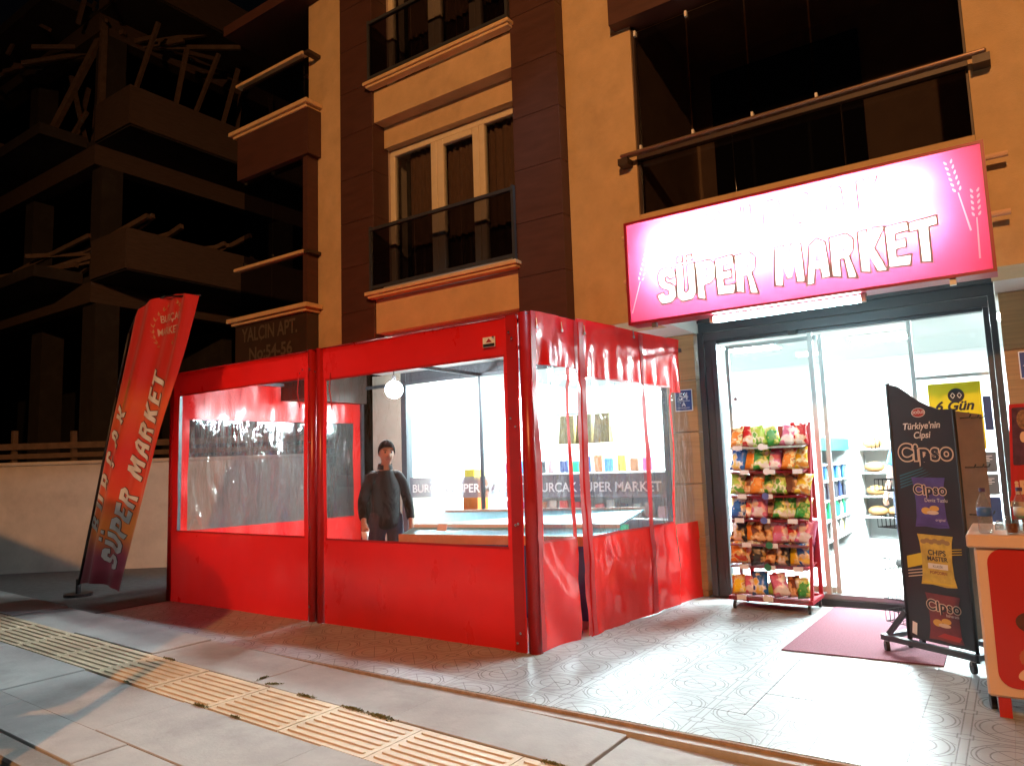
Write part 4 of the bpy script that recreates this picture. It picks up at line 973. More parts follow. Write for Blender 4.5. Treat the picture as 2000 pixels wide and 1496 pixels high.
def crisps(u, z, s, mat):
    pshape(ell(u-.03*s,z,.036*s,.024*s), mat, .0026); pshape(ell(u+.035*s,z+.018*s,.036*s,.020*s), mat, .0028); pshape(ell(u+.02*s,z-.012*s,.046*s,.014*s), m_gold, .0030)
m_crisp = M('crisp_ink',(.62,.34,.07),.5)
pbag(mc+.005,.885,.245,.33,M('violet_ink',(.075,.05,.20),.45,var=.3,vs=9),M('violet_dark',(.05,.03,.14),.5)); logo(mc+.01,1.105,.092); ptext('Deniz Tuzlu', .034, mc+.05, 1.055, m_paper, .003, align='CENTER'); crisps(mc,.995,.95,m_crisp); ptext('original', .024, mc+.07, .93, m_paper, .003, align='CENTER')
m_ybag = M('yellow_bag_ink',(.55,.36,.05),.45,var=.35,vs=12)
pbag(mc+.015,.505,.255,.33,m_ybag,m_yink); 
for i in range(7): pshape(ell(mc-.07+.028*i,.79+.008*(i%2),.022,.016,12), M('nut_ink',(.30,.17,.06),.5), .0025)
ptext('CHIPS', .048, mc+.02, .705, m_ink, .003, align='CENTER', offset=.0012); ptext('MASTER', .040, mc+.02, .668, m_ink, .003, align='CENTER', offset=.0012); pshape([(mc-.05,.615),(mc+.09,.615),(mc+.09,.65),(mc-.05,.65)], m_paper, .0026); ptext('KLASİK', .022, mc+.02, .624, m_ink, .003, align='CENTER'); ptext('POPCORN', .026, mc+.02, .582, M('brown_ink',(.22,.06,.02),.5), .003, align='CENTER', offset=.001)
pbag(mc+.03,.15,.245,.30,M('maroon_ink',(.16,.025,.025),.45,var=.3,vs=10),M('maroon_dark',(.2,.03,.02),.5)); logo(mc+.03,.345,.092); crisps(mc+.01,.265,.95,m_crisp); ptext('baharatlı', .026, mc+.09, .315, m_paper, .003, align='CENTER'); pshape([(mc-.03,.175),(mc+.12,.165),(mc+.14,.195),(mc+.02,.205)], M('pepper_ink',(.36,.03,.02),.5), .0027)
pshape([(.02,.165),(.055,.155),(.065,.235),(.03,.245)], m_white, .003, 'sticker')

# ================================================================== ICE CREAM FREEZER
fz = thing('ice_cream_freezer', 'red and cream ice cream freezer at the right of the forecourt', 'freezer', (.35,4.9,0))
FX0, FX1, FY0, FY1 = -.228, 1.05, 4.66, 5.32
part('cabinet', lambda b: b.box(FX0,FX1,FY0,FY1,.105,.872), m_cream2, fz, bevel=.012)
part('worktop', lambda b: b.box(FX0-.03,FX1+.03,FY0-.03,FY1+.03,.874,.942), m_cream2, fz, bevel=.008)
def rpoly(x0, x1, z0, z1, r, k=6):
    pts = []
    for cx, cz, a0 in ((x1-r,z1-r,0),(x0+r,z1-r,PI/2),(x0+r,z0+r,PI),(x1-r,z0+r,1.5*PI)):
        for i in range(k+1): a = a0+PI/2*i/k; pts.append((cx+r*math.cos(a),cz+r*math.sin(a)))
    return pts
fp = part('red_front', lambda b: b.prism(rpoly(FX0+.055,FX1-.05,.16,.868,.075), FY0-.006, FY0+.02), m_fred, fz)
def fshape(pts, mat, d, name='print'): b = MB(); b.add([(x,FY0-.0065-d,z) for x, z in pts], [tuple(range(len(pts)))]); return b.build(name, mat, fp)
m_choc = M('chocolate_ink',(.10,.03,.015),.4,var=.3,vs=30)
el2 = lambda u, z, a, c, r=0, k=22: [(u+a*math.cos(2*PI*i/k)*math.cos(r)-c*math.sin(2*PI*i/k)*math.sin(r), z+a*math.cos(2*PI*i/k)*math.sin(r)+c*math.sin(2*PI*i/k)*math.cos(r)) for i in range(k)]
fshape(el2(.0,.50,.075,.055), m_choc, .001); fshape(el2(.02,.515,.04,.028), M('caramel_ink',(.35,.14,.04),.4), .0015)
fshape(el2(-.03,.245,.062,.030,.5), m_cream2, .001); fshape(el2(.03,.31,.05,.022,-.6), M('cream_swirl',(.6,.28,.14),.4), .0012); fshape(el2(.10,.27,.08,.04,.2), m_cream2, .0016)
for i in range(10):
    a = .3+i*.28; x, z = .01+(.06+.004*i)*math.cos(a+2), .33+(.045+.003*i)*math.sin(a+2); fshape(el2(x,z,.012,.012,0,10), M('swirl_ink',(.45,.12,.05),.4) if i == 0 else bpy.data.materials['swirl_ink'], .002+.0001*i)
for x, y in ((FX0+.07,FY0+.05),(FX1-.07,FY0+.05),(FX0+.07,FY1-.05),(FX1-.07,FY1-.05)):
    part('leg', lambda b: b.box(x-.028,x+.028,y-.028,y+.028,.0,.104), m_fred, fz)
part('vent_grille', lambda b: b.box(FX0+.16,FX1-.16,FY0+.02,FY0+.05,.03,.104), M('grille',(.16,.16,.17),.6,.3), fz)
cst = part('castor', lambda b: b.disc((FX0+.012,FY0+.15,.042),.041,(1,.2,0),.026), m_wheel, fz)
part('glass_lid', lambda b: b.box(FX0+.10,FX1-.05,FY0+.25,FY1-.04,.944,.968), m_glass, fz)

# bottles on the freezer top
m_pet = CLEAR('clear_bottle', (.86,.90,.93), .05, 1.45, .06, haze=.06)
for bx, by, lab, cap, labc, h in ((-.165,4.72,'clear water bottle with a blue label on the freezer top','violet_cap',(.05,.15,.45),.25),(.0,4.78,'clear bottle with a pale label standing behind the water bottle','black_cap',(.6,.6,.55),.26)):
    bt = thing('bottle', lab, 'bottle', (bx,by,.943))
    part('bottle_body', lambda b: b.lathe([(.028,0),(.034,.008),(.034,.06),(.031,.075),(.034,.09),(.034,.14),(.030,.17),(.014,.205),(.013,.222)], (bx,by,.9435), 18), m_pet, bt, smooth=True)
    part('label', lambda b: b.lathe([(.0348,0),(.0348,.045)], (bx,by,.9435+.092), 18), M('bottle_label',labc,.5), bt, smooth=True)
    part('cap', lambda b: b.lathe([(.0155,0),(.0155,.018),(.013,.02)], (bx,by,.9435+.222), 14), M(cap,(.06,.04,.12),.5), bt)
gb = thing('glass_of_tea', 'small glass half full of tea on the freezer top', 'glass', (-.045,4.70,.943))
part('tumbler', lambda b: b.lathe([(.026,0),(.033,.095),(.031,.095),(.024,.006)], (-.045,4.70,.9435), 18), m_glass, gb, smooth=True)
part('tea', lambda b: b.lathe([(.022,.008),(.027,.055)], (-.045,4.70,.9435), 16), M('tea',(.22,.06,.02),.2), gb, smooth=True)

# folded promotional banner board behind the freezer, cut by the picture edge
ib = thing('ice_cream_board', 'red promotional ice cream board standing on the freezer', 'sign', (.2,4.95,.943))
bpan = part('board', lambda b: b.hexa([(-.045,4.93,1.0),(.42,4.86,1.0),(.42,4.885,1.0),(-.045,4.955,1.0)],[(-.005,4.93,1.64),(.42,4.86,1.64),(.42,4.885,1.64),(-.005,4.955,1.64)]), M('board_red',(.48,.02,.03),.45), ib)
BD = Vector((.465,-.07,0)).normalized(); BNv = Vector((BD.y,-BD.x,0))
def bp(u, z, n=.003): p = Vector((-.045+.04*(z-1.0)/.64,4.93,0))+BD*u+BNv*n; return (p.x,p.y,z)
def bshape(pts, mat, n=.003, name='print'): b = MB(); b.add([bp(u,z,n) for u, z in pts], [tuple(range(len(pts)))]); return b.build(name, mat, bpan)
bshape(rpoly(.014,.16,1.30,1.62,.01), M('plum_ink',(.09,.03,.08),.5,var=.5,vs=25)); bshape(el2(.07,1.55,.034,.055,.1), M('choc_nut_ink',(.28,.15,.09),.6,var=.6,vs=90), .004); bshape(el2(.065,1.455,.016,.03,0), m_cream2, .0045)
bshape([(.09,1.36),(.2,1.36),(.2,1.60),(.14,1.60)], M('pink_ink',(.55,.18,.25),.5), .005); bshape(el2(.15,1.33,.055,.05), m_cream2, .006); bshape(el2(.155,1.325,.040,.036), M('red_ink2',(.45,.02,.02),.5), .007)
bshape([(-.01,1.10),(.25,1.06),(.25,1.32),(.05,1.30)], bpy.data.materials['red_ink2'], .0035); text('iDA', .10, bp(.02,1.145,.009), m_cream2, bpan, xd=BD, offset=.004)
bshape([(-.005,1.075),(.25,1.04),(.25,1.075),(0,1.105)], m_cream2, .0075); bshape(rpoly(.02,.3,1.01,1.055,.01), M('mint_ink',(.22,.5,.3),.5,var=.5,vs=60), .0078)
part('foot', lambda b: (b.box(.0,.03,4.90,5.0,.9425,1.0), b.box(.36,.39,4.84,4.94,.9425,1.0)), m_fred, ib)

# posters on the glass right of the door
yp = thing('yellow_poster', 'yellow poster with black emblem and script on the shop glass', 'poster', (-.39,7.345,1.395))
part('sheet', lambda b: b.box(-.585,-.19,7.3415,7.3445,1.395,1.975), m_yellow, yp)
part('emblem', lambda b: b.disc((-.375,7.339,1.862),.062,(0,1,0),.003,24), m_ink, yp)
for x in (-.40,-.35): part('emblem_mark', lambda b: (b.bar((x-.016,7.3365,1.862),(x,7.3365,1.886),.001,.006), b.bar((x,7.3365,1.886),(x+.016,7.3365,1.862),.001,.006), b.bar((x+.016,7.3365,1.862),(x,7.3365,1.838),.001,.006), b.bar((x,7.3365,1.838),(x-.016,7.3365,1.862),.001,.006)), m_paper, yp)
text('6 Gün', .115, (-.40,7.339,1.735), m_ink, yp, shear=.3, offset=.004, align='CENTER'); text('açık', .10, (-.36,7.339,1.64), m_ink, yp, shear=.3, offset=.003, align='CENTER')
for z0, z1, lab in ((1.55,1.84,'narrow blue product poster on the glass beside the yellow poster'),(1.20,1.37,'upper grey notice with white lines taped to the shop glass'),(1.01,1.18,'lower grey notice with white lines taped to the shop glass'),(.78,.99,'blue notice with a green bottle picture low on the shop glass')):
    xx0, xx1 = (-.185,-.125) if z0 == 1.55 else (-.33,-.13)
    nb = thing('notice', lab, 'poster', ((xx0+xx1)/2,7.345,z0))
    part('sheet', lambda b: b.box(xx0,xx1,7.3425,7.3455,z0,z1), M('notice_print',(.03,.06,.16) if z0 in (1.55,.78) else (.13,.16,.18),.5), nb)
    if z0 in (1.20,1.01):
        for i in range(4): part('text_line', lambda b: b.box(xx0+.05,xx1-.03-.02*(i%2),7.3405,7.342,z1-.04-.014*i,z1-.034-.014*i), m_plate, nb)
    elif z0 == .78: part('bottle_picture', lambda b: b.prism(el2(-.25,.88,.03,.07), 7.3405, 7.342), M('green_picture',(.15,.5,.25),.5), nb)
# ================================================================== FEATHER FLAG
fl = thing('feather_flag', 'leaning red feather flag with white vertical lettering beside the tent', 'flag', (-8.5,3.9,zs(-8.5)))
def flag_mat():
    m = bpy.data.materials.new('flag_fabric'); m.use_nodes = True; nt = m.node_tree; L = nt.links; p = nt.nodes['Principled BSDF']
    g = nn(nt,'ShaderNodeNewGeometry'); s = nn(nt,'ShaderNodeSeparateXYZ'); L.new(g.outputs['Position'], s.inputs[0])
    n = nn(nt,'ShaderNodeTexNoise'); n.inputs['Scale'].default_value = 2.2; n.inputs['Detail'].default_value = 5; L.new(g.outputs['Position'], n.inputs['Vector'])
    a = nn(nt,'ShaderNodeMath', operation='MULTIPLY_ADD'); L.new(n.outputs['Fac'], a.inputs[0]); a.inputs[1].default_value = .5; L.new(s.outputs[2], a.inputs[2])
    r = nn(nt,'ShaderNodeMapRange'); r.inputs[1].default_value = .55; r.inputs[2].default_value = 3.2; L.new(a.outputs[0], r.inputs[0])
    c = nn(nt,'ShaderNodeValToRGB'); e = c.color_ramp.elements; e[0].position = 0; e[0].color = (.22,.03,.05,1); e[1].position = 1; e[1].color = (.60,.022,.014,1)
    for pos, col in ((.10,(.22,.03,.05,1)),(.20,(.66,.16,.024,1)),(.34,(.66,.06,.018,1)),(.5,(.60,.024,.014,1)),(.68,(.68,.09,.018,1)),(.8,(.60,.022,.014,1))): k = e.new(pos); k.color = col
    L.new(r.outputs[0], c.inputs[0]); L.new(c.outputs[0], p.inputs['Base Color']); p.inputs['Roughness'].default_value = .38; p.inputs['Sheen Weight'].default_value = .2
    tr = nn(nt,'ShaderNodeBsdfTranslucent'); L.new(c.outputs[0], tr.inputs[0]); ms = nn(nt,'ShaderNodeMixShader'); ms.inputs[0].default_value = .12; L.new(p.outputs[0], ms.inputs[1]); L.new(tr.outputs[0], ms.inputs[2]); L.new(ms.outputs[0], nt.nodes['Material Output'].inputs[0])
    return m
def fwarp(p):   # ripples of the cloth, running along its length
    s = (p[0]+8.0)*.91-(p[2]-.2)*.41
    w = .035*math.sin(s*9+p[2]*.8)+.018*math.sin(s*21+p[2]*1.7+1)+.03*noise.noise((p[0]*1.5,p[2]*.9,5))
    return Vector((p[0], p[1]+w, p[2]))
# outline sampled by height: left edge and right edge
LE = [(-8.50,.25),(-8.27,.90),(-8.05,1.57),(-7.82,2.24),(-7.59,2.90),(-7.50,3.02),(-7.39,3.12)]
RE = [(-7.585,.22),(-7.29,.86),(-6.99,1.50),(-6.70,2.15),(-6.42,2.80),(-6.35,2.95),(-6.285,3.09)]
def interp(t, L_):
    k = t*(len(L_)-1); i = min(int(k), len(L_)-2); f = k-i; return Vector((L_[i][0]*(1-f)+L_[i+1][0]*f, 3.9, L_[i][1]*(1-f)+L_[i+1][1]*f))
def cloth(u, v):
    a, b = interp(v, LE), interp(v, RE); p = a.lerp(b, u)
    if v > .83: k = (v-.83)/.17; p.z += .085*k*math.sin(PI*u)*1.0
    p.z -= .05*(1-v)**4*math.sin(PI*u)*-1
    return fwarp(p)
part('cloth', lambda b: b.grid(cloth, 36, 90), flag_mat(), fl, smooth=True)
def pole(b):
    pts = [Vector((-8.53,3.92,zs(-8.5)+.01)),Vector((-8.515,3.915,.24)),Vector((-8.28,3.915,.90)),Vector((-7.83,3.915,2.24)),Vector((-7.60,3.915,2.90)),Vector((-7.40,3.915,3.14)),Vector((-6.92,3.915,3.19)),Vector((-6.30,3.915,3.10))]
    for i, (a, c) in enumerate(zip(pts, pts[1:])): b.tube(a, c, .016-.0013*i, 8)
part('pole', pole, m_black, fl, smooth=True)
part('ground_spike', lambda b: (b.tube((-8.53,3.92,zs(-8.5)-.02),(-8.53,3.92,.30),.026,10), b.disc((-8.53,3.92,zs(-8.5)+.01),.14,(0,0,1),.03,20)), m_black, fl)
AX = Vector((.412,0,.911)); UPX = Vector((-.911,0,.412))
fw = lambda p: fwarp(p+Vector((0,-.007,0)))
def sub(me, n=1): 
    bm = bmesh.new(); bm.from_mesh(me); bmesh.ops.triangulate(bm, faces=bm.faces); 
    for _ in range(n): bmesh.ops.subdivide_edges(bm, edges=[e for e in bm.edges if e.calc_length() > .04], cuts=1); bmesh.ops.triangulate(bm, faces=bm.faces)
    bm.to_mesh(me); bm.free(); return me
def flag_text(txt, h, org, mat, width, off, d, space):
    x = 0; loops = []
    for ch in txt:
        w, ls = GL[ch]; loops += [[((x+a)*h, b*h) for a, b in l] for l in ls]; x += w+space
    k = width/((x-space)*h); loops = [[(a*k, b) for a, b in l] for l in loops]
    return place(sub(curve_mesh(loops, off, 'lettering'), 3), 'lettering', mat, fl, org, AX, UPX, lambda p: fwarp(p+Vector((0,-d,0))))
m_fout = M('dark_outline', (.06,.015,.015), .6); m_flet = M('flag_white', (.80,.78,.75), .55)
flag_text('SÜPER MARKET', .27, (-7.70,3.9,.44), m_fout, 2.10, .007, .006, .10); flag_text('SÜPER MARKET', .27, (-7.70,3.9,.44), m_flet, 2.10, 0, .011, .10)
flag_text('BURÇAK', .21, (-8.06,3.9,.80), m_fout, 1.38, .006, .006, .45); flag_text('BURÇAK', .21, (-8.06,3.9,.80), m_flet, 1.38, 0, .011, .45)
m_fwheat = M('flag_wheat', (.55,.24,.10), .6)
for t, z in (('BURÇAK', 2.93),('MARKET', 2.80)): place(sub(font_mesh(t,.105,.0015,0,'CENTER','lettering'),1),'lettering',M('flag_small_print',(.60,.38,.32),.6),fl,(-6.83+(z-2.9)*.4,3.9,z),(1,0,.0),(0,0,1),lambda p: fwarp(p+Vector((0,-.009,0))))
def wreath(sgn):
    def f(b):
        for i in range(9):
            a = -1.05+i*.26; x = -6.86+sgn*.26*math.cos(a)*.9+.12*math.sin(a)*.6; z = 2.89+.23*math.sin(a)
            for d in (-.5,.5):
                aa = (a+PI/2+d*.8); q = [fwarp(Vector((x+u*math.cos(aa)*.05*sgn-v*math.sin(aa)*.02, 3.9-.009, z+u*math.sin(aa)*.05+v*math.cos(aa)*.02))) for u, v in ((0,0),(.4,-.5),(1,0),(.4,.5))]; b.add(q, [(0,1,2,3)])
    return f
for s in (-1,1): part('wheat_wreath', wreath(s), m_fwheat, fl)
def wsheaf(b):
    r = random.Random(2)
    for i in range(46):
        t = i/45; c = Vector((-7.62+.22*t*.41*1.6+r.uniform(-.05,.05),3.9-.009,2.06+.30*t)); a = 1.1+r.uniform(-.5,.5)
        b.add([fwarp(c+Vector((u*math.cos(a)*.06-v*math.sin(a)*.022,0,u*math.sin(a)*.06+v*math.cos(a)*.022))) for u, v in ((0,0),(.4,-.5),(1,0),(.4,.5))], [(0,1,2,3)])
part('wheat_print', wsheaf, M('gold_wheat',(.62,.30,.05),.6), fl)

# ================================================================== YARD WALL AND TIMBER RAIL
d0, d1 = Vector((-18.4,-.05,0)), Vector((-8.9,7.70,0)); du = (d1-d0).normalized(); dn_ = Vector((-du.y,du.x,0))
yw = thing('yard_wall', 'long cream rendered yard wall behind the feather flag', 'wall', ((d0+d1)/2))
def strip(b, o0, o1, z0, z1, a=d0, c=d1):
    b.hexa([a+dn_*o0+Vector((0,0,z0)),c+dn_*o0+Vector((0,0,z0)),c+dn_*o1+Vector((0,0,z0)),a+dn_*o1+Vector((0,0,z0))],[a+dn_*o0+Vector((0,0,z1)),c+dn_*o0+Vector((0,0,z1)),c+dn_*o1+Vector((0,0,z1)),a+dn_*o1+Vector((0,0,z1))])
part('wall_face', lambda b: strip(b,0,.2,-.1,1.60), m_yardwall, yw)
part('coping', lambda b: strip(b,-.03,.23,1.602,1.655), m_yardwall, yw, bevel=.008)
tf = thing('timber_rail', 'rough timber guard rail above the cream yard wall', 'fence', ((d0+d1)/2+dn_*.9+Vector((0,0,1.3))))
part('yard_kerb', lambda b: strip(b,.75,1.05,0,1.62), m_concrete, tf)
for z, w in ((1.90,.10),(1.74,.08)): part('rail', lambda b: b.bar(d0+dn_*.88+Vector((0,0,z)),d1+dn_*.88+Vector((0,0,z+.05)),.035,w), m_timber, tf)
L_ = (d1-d0).length; n = 13
for i in range(n):
    q = d0+du*(L_*(i+.5)/n)+dn_*.93; hh = 2.18+.12*noise.noise((i*1.7,0,0))
    part('post', lambda b: b.bar(q+Vector((0,0,1.621)),q+Vector((rg.uniform(-.03,.03),rg.uniform(-.03,.03),hh)),.075), m_timber, tf)

# ================================================================== HOUSE UNDER CONSTRUCTION
cb_ = thing('unfinished_building', 'unfinished concrete building with timber shuttering and props behind the yard wall', 'building', (-18,12,0))
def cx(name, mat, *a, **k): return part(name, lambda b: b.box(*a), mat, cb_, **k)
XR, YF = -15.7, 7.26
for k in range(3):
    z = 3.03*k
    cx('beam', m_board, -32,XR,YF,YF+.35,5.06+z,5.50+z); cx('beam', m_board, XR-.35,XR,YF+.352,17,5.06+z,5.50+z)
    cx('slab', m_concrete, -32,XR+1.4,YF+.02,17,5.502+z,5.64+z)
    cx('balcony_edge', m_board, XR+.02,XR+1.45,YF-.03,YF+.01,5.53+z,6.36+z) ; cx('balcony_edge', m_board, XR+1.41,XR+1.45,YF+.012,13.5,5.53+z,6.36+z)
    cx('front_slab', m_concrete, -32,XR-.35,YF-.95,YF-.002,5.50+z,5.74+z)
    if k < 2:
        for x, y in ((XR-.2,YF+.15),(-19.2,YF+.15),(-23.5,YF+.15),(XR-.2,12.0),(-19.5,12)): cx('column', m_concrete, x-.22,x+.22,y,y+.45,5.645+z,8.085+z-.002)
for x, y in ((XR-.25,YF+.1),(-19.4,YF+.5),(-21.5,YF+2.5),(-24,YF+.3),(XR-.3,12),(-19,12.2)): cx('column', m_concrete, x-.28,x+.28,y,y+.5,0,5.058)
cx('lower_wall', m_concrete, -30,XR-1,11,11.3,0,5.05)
rr = random.Random(11)
def stick(p, q, w=.07, mat=m_timber, name='timber'): part(name, lambda b: b.bar(p,q,w,w*1.3), mat, cb_)
for i in range(6):   # loose timbers laid over the balcony forms
    y = YF+.1+i*.62; stick((XR-1.9-.1*i,y-.3,5.8+rr.uniform(0,.2)),(XR+1.1+rr.uniform(-.3,.4),y+rr.uniform(-.2,.5),6.75+rr.uniform(-.2,.35)),.08)
for i in range(5): stick((XR-1.2+rr.uniform(-.4,.4),YF-.5+rr.uniform(-.2,.3),5.80),(XR+.4+rr.uniform(-.2,.6),YF+.6+rr.uniform(0,2.0),6.45+rr.uniform(-.1,.3)),.07)
stick((XR-2.2,YF-.6,5.95),(XR+.1,YF-.1,6.45)); stick((XR-1.4,YF-.7,6.15),(XR+1.0,YF+1.7,6.40)); stick((XR-2.6,YF-.8,5.85),(XR-.2,YF-.2,5.86),.09)
for i in range(8):   # props below the upper slabs
    x = XR-.6-i*.55; stick((x,YF+.7+rr.uniform(-.3,.5),8.7),(x+rr.uniform(-.2,.2),YF+.7+rr.uniform(-.3,.5),11.1),.075,name='prop')
stick((-17.6,YF-.3,8.75),(-15.85,YF+.2,11.35),.11,name='prop'); stick((-15.72,YF+.1,8.7),(-15.70,YF+.1,11.4),.10,name='prop'); stick((-20.4,YF-1.1,.0),(-19.1,YF-1.1,11.0),.13,name='prop')
for i in range(5): stick((-19.5+i*.5,YF-.6,11.0+rr.uniform(-.2,.2)),(-15.6+i*.35,YF+.5+i*.5,11.45+rr.uniform(-.2,.2)),.08)
for i in range(7): a = rr.uniform(-.6,.6); stick((-15.6+rr.uniform(-.3,1.2),YF+.6+i*.7,9.4),(-15.2+a,YF+.8+i*.7,11.4+rr.uniform(-.4,.5)),.07)
stick((-19.8,YF-.7,9.6),(-18.0,YF-.4,8.75),.09); stick((-20.6,YF-.9,10.2),(-18.9,YF-.5,8.8),.08)

for i in range(26):   # tangle of scaffold timber on the upper levels
    x = rr.uniform(-20.5,-14.4); y = YF+rr.uniform(-.8,2.5); z = rr.choice((8.75,11.0,11.3)); a = rr.uniform(-1,1)
    stick((x,y,z),(x+a*1.6,y+rr.uniform(-.5,1.2),z+rr.uniform(.2,1.6)),rr.uniform(.05,.08))

# ================================================================== INSIDE THE SHOP
gc = thing('shelf_unit', 'white chiller shelf with a turquoise header inside the shop', 'shelf', (-2.25,10.3,.101))
part('carcass', lambda b: (b.box(-2.55,-2.50,9.3,11.5,.101,1.62), b.box(-2.498,-1.98,9.3,9.34,.101,1.62), b.box(-2.498,-1.98,11.46,11.5,.101,1.62), b.box(-2.498,-1.98,9.342,11.458,1.56,1.62)), m_white, gc)
part('header', lambda b: b.box(-1.978,-1.96,9.4,11.4,1.44,1.60), M('turquoise',(.02,.42,.40),.5), gc)
rg2 = random.Random(9)
PK = [M('packet',c,.4) for c in ((.03,.05,.16),(.05,.2,.5),(.5,.5,.48),(.02,.35,.15),(.5,.05,.05),(.55,.4,.08),(.3,.12,.06),(.35,.1,.3),(.02,.02,.03),(.55,.35,.4))]
PN = ['navy','blue','white','green','red','yellow','brown','purple','black','pink']
bottle = [MB() for _ in PK]; BM = []
for b, m in zip(bottle, PK): b.lathe([(.03,0),(.032,.01),(.032,.14),(.012,.19),(.013,.22)], (0,0,0), 10); BM.append(b.mesh('drink_bottle', m, smooth=True))
pk = []
for m in PK: b = MB(); b.box(-.06,.06,-.025,.025,0,.18); pk.append(b.mesh('packet', m, bevel=.008))
for s, z in enumerate((.30,.55,.80,1.05,1.26)):
    part('shelf', lambda b: b.box(-2.498,-2.0,9.342,11.458,z-.02,z), m_white, gc)
    if s == 4: continue
    for i in range(9):
        c = [(2,5,2),(3,2,3),(8,0,8),(1,2,1)][s][i % 3]
        o = inst('drink_bottle', BM[c], (-2.06+rg2.uniform(-.02,.02), 9.5+i*.22, z+.001)); tag(o, f'{PN[c]} drink bottle on the chiller shelf under the turquoise header', 'bottle', f'{PN[c]} bottles on the chiller shelf')
br = thing('bread_rack', 'cream bread rack with round loaves at the back of the shop', 'rack', (-1.55,12.1,.101))
part('carcass', lambda b: (b.box(-1.95,-1.92,11.9,12.38,.101,1.75), b.box(-1.05,-1.02,11.9,12.38,.101,1.75), b.box(-1.92,-1.05,12.35,12.38,.101,1.75)), m_shopwhite, br)
lb = MB(); lb.ball((0,0,.075),.14,16,.55); lm_ = lb.mesh('bread_loaf', M('bread_crust',(.42,.22,.08),.7,var=.3,vs=20), smooth=True)
for s, z in enumerate((.45,.75,1.10,1.45)):
    part('shelf', lambda b: b.box(-1.919,-1.051,11.9,12.349,z-.02,z), m_shopwhite, br)
    for i in range(2 if s else 3): tag(inst('bread_loaf', lm_, (-1.75+i*(.42 if s else .26), 12.08, z+.001), None, (0,0,i)), 'round brown loaf on the cream bread rack', 'bread', 'loaves on the bread rack')
scn = part('wall_screen', lambda b: b.box(-2.30,-1.72,12.36,12.398,1.80,2.28), M('grey_screen',(.16,.17,.17),.4), None); tag(scn, 'blank grey panel on the shop wall above the bread rack', 'panel')
fz2 = thing('dark_plinth_counter', 'white counter with a dark plinth across the back of the shop', 'counter', (-.3,11.2,.101))
part('body', lambda b: b.box(-.95,1.3,10.9,11.4,.18,1.0), m_shopwhite, fz2); part('plinth', lambda b: b.box(-.93,1.28,10.93,11.38,.101,.179), m_black, fz2)
go = thing('shelf_unit', 'long low white shelf of packets behind the shop window', 'shelf', (-4.6,8.9,.101))
part('back', lambda b: b.box(-6.2,-3.1,9.0,9.03,.101,1.55), m_white, go)
for s, z in enumerate((.35,.65,.95,1.25)):
    part('shelf', lambda b: b.box(-6.2,-3.1,8.62,8.999,z-.02,z), m_white, go)
    for i in range(17):
        c = rg2.randrange(10)
        o = inst('packet', pk[c], (-6.08+i*.18, 8.72+rg2.uniform(-.02,.03), z+.001), None, (0,0,rg2.uniform(-.2,.2)), (1,1,rg2.uniform(.8,1.3))); tag(o, f'{PN[c]} packet on the long shelf behind the shop window', 'packet', f'{PN[c]} packets on the long shelf')
ob = thing('drink_display', 'orange drink display tower with a yellow top inside the shop window', 'display', (-6.05,7.9,.101))
part('tower', lambda b: b.box(-6.2,-5.95,7.75,8.0,.101,1.20), M('orange_card',(.62,.16,.02),.5), ob); part('topper', lambda b: b.box(-6.16,-5.99,7.74,7.99,1.201,1.34), M('yellow_card',(.7,.5,.05),.5), ob)
hs = thing('hanging_sacks', 'golden brown paper sacks hung high inside the shop window', 'sack', (-4.45,8.0,1.70))
for i in range(3): part('sack', lambda b: b.hexa([(-4.75+i*.25,7.9,1.62),(-4.53+i*.25,7.9,1.62),(-4.53+i*.25,8.02,1.62),(-4.75+i*.25,8.02,1.62)],[(-4.74+i*.25,7.94,1.98),(-4.54+i*.25,7.94,1.98),(-4.54+i*.25,7.98,1.98),(-4.74+i*.25,7.98,1.98)]), M('kraft_gold',(.32,.22,.06),.5,var=.4,vs=14), hs)
part('hanging_rod', lambda b: (b.tube((-4.9,7.96,2.0),(-3.95,7.96,2.0),.01,8), b.tube((-4.9,7.96,2.0),(-4.9,7.96,2.858),.006,6), b.tube((-3.95,7.96,2.0),(-3.95,7.96,2.858),.006,6)), m_steel, hs)

# ================================================================== ASSUMED LAMPS OUT OF VIEW, UNSEEN TRUCK AND FRAME ADDED FOR THEIR SHADOWS
def assumed_street_lamp(label, x, y, h, arm, Wt, Ct, r, aim, cone):
    t = thing('assumed_street_lamp', label, 'lamp', (x,y,-.2))
    part('pole', lambda b: (b.tube((x,y,-.2),(x,y,.6),.10,12), b.tube((x,y,.6),(x,y,h+.3),.07,12,.045)), m_steel, t, smooth=True)
    part('arm', lambda b: b.tube((x,y,h+.28),(x+arm[0],y+arm[1],h+.36),.035,8), m_steel, t)
    hx, hy = x+arm[0], y+arm[1]
    part('lamp_head', lambda b: b.hexa([(hx-.18,hy-.18,h+.25),(hx+.18,hy-.18,h+.25),(hx+.18,hy+.4,h+.25),(hx-.18,hy+.4,h+.25)],[(hx-.1,hy-.1,h+.42),(hx+.1,hy-.1,h+.42),(hx+.1,hy+.3,h+.42),(hx-.1,hy+.3,h+.42)]), m_steel, t)
    o = light('SPOT','assumed_lamp_light',(hx,hy+.1,h),Wt,Ct,t,shadow_soft_size=r,spot_size=math.radians(cone),spot_blend=1.0)
    o.rotation_euler = (Vector(aim)-Vector((hx,hy+.1,h))).to_track_quat('-Z','Y').to_euler()
assumed_street_lamp('assumed unseen tall street lamp giving orange light across the road', 1.9,-7.9,8.6,(0,1.0),SODIUM_W,SODIUM_C,.14,(-3.4,5.0,1.4),112)  # out of view; lamp assumed from the orange light and shadow directions
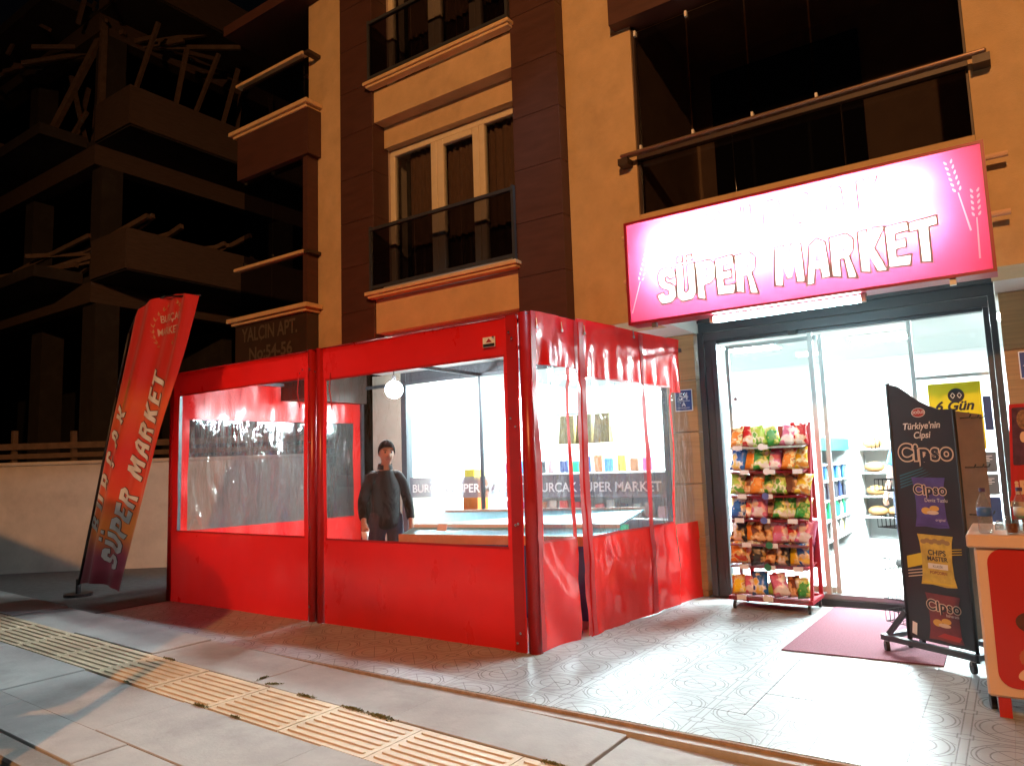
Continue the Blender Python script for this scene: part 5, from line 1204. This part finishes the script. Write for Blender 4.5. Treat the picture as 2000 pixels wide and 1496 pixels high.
wl = thing('assumed_floodlight', 'assumed unseen cool white floodlight on an arm high on the ochre facade', 'lamp', (-3.1,6.0,6.50))  # out of view; assumed lamp added for the cool light on the pavement
part('arm', lambda b: b.tube((-3.1,6.178,6.59),(-3.1,5.78,6.61),.02,8), m_steel, wl)
part('housing', lambda b: b.hexa([(-3.22,5.62,6.55),(-2.98,5.62,6.55),(-2.98,5.84,6.55),(-3.22,5.84,6.55)],[(-3.18,5.66,6.63),(-3.02,5.66,6.63),(-3.02,5.80,6.63),(-3.18,5.80,6.63)]), m_dkmetal, wl)
o_ = light('SPOT','assumed_floodlight_beam',(-3.1,5.72,6.50),LED_W,LED_C,wl,shadow_soft_size=.10,spot_size=math.radians(82),spot_blend=.5)
o_.rotation_euler = (Vector((-5.9,2.2,0))-Vector((-3.1,5.72,6.50))).to_track_quat('-Z','Y').to_euler()

trk = thing('shadow_truck', 'unseen white box truck added at the kerb for its shadow left of the tent', 'truck', (-8.0,.3,-.05))  # out of view; guessed and added to cast the shadow on pavement and tent
cz = zs(-8.0)-.13; TX1 = -4.25; m_tbox = M('truck_white',(.55,.55,.54),.5,var=.05); m_cglass = CLEAR('truck_glass',(.15,.16,.16),.02,1.5,.03)
part('cargo_box', lambda b: b.prism([(-9.3,cz+.85),(TX1,cz+.85),(TX1,cz+2.4),(TX1-.18,cz+2.7),(TX1-.7,cz+2.92),(-8.9,cz+2.92),(-9.3,cz+2.75)],-.75,1.38), m_tbox, trk, bevel=.02)
part('chassis', lambda b: b.box(-11.0,TX1+.02,-.3,.93,cz+.55,cz+.80), m_black, trk)
part('cab', lambda b: b.prism([(-11.35,cz+.5),(-9.45,cz+.5),(-9.45,cz+2.25),(-10.5,cz+2.3),(-11.15,cz+1.45),(-11.35,cz+1.3)],-.6,1.25), m_tbox, trk, bevel=.05)
part('windscreen', lambda b: b.add([(-11.18,-.45,cz+1.48),(-11.18,1.10,cz+1.48),(-10.56,1.05,cz+2.24),(-10.56,-.40,cz+2.24)],[(0,1,2,3)]), m_cglass, trk)
for y in (-.606,1.256): part('side_window', lambda b: b.add([(-11.0,y,cz+1.45),(-9.7,y,cz+1.45),(-9.7,y,cz+2.12),(-10.48,y,cz+2.12)],[(0,1,2,3)]), m_cglass, trk)
for x in (-10.5,-6.3):
    for y in (-.5,1.13):
        w = part('wheel', lambda b: b.disc((x,y,cz+.40),.40,(0,1,0),.26,24), m_wheel, trk); part('rim', lambda b: b.disc((x,y+(.02 if y > 0 else -.02),cz+.40),.24,(0,1,0),.25,18), m_steel, w)
for y in (-.5,.85): part('tail_light', lambda b: b.box(TX1,TX1+.03,y,y+.22,cz+.62,cz+.76), m_fred, trk); part('headlight', lambda b: b.box(-11.37,-11.33,y,y+.25,cz+.75,cz+.92), m_plate, trk)

ch = thing('shadow_frame', 'unseen tubular steel sign frame added by the kerb for its shadow', 'sign frame', (-4.15,1.2,zs(-4.1)-.13))
c0 = Vector((-4.15,1.15,zs(-4.1)-.13)); ax = Vector((.78,.63,0)); ay = Vector((-.63,.78,0))
def cp(a, b_, z): return c0+ax*a+ay*b_+Vector((0,0,z))
for a in (-.22,.22): part('post', lambda b: b.bar(cp(a,0,0),cp(a*.9,0,1.66),.055), m_steel, ch); part('foot', lambda b: b.bar(cp(a,-.25,.02),cp(a,.25,.02),.05,.035), m_steel, ch)
part('top_rail', lambda b: b.bar(cp(-.175,0,1.63),cp(.175,0,1.63),.05,.06), m_steel, ch)
part('lower_panel', lambda b: b.hexa([cp(-.18,-.012,.62),cp(.18,-.012,.62),cp(.18,.012,.62),cp(-.18,.012,.62)],[cp(-.18,-.012,.98),cp(.18,-.012,.98),cp(.18,.012,.98),cp(-.18,.012,.98)]), m_steel, ch)
part('lower_panel', lambda b: b.hexa([cp(-.18,-.012,.25),cp(.18,-.012,.25),cp(.18,.012,.25),cp(-.18,.012,.25)],[cp(-.18,-.012,.40),cp(.18,-.012,.40),cp(.18,.012,.40),cp(-.18,.012,.40)]), m_steel, ch)
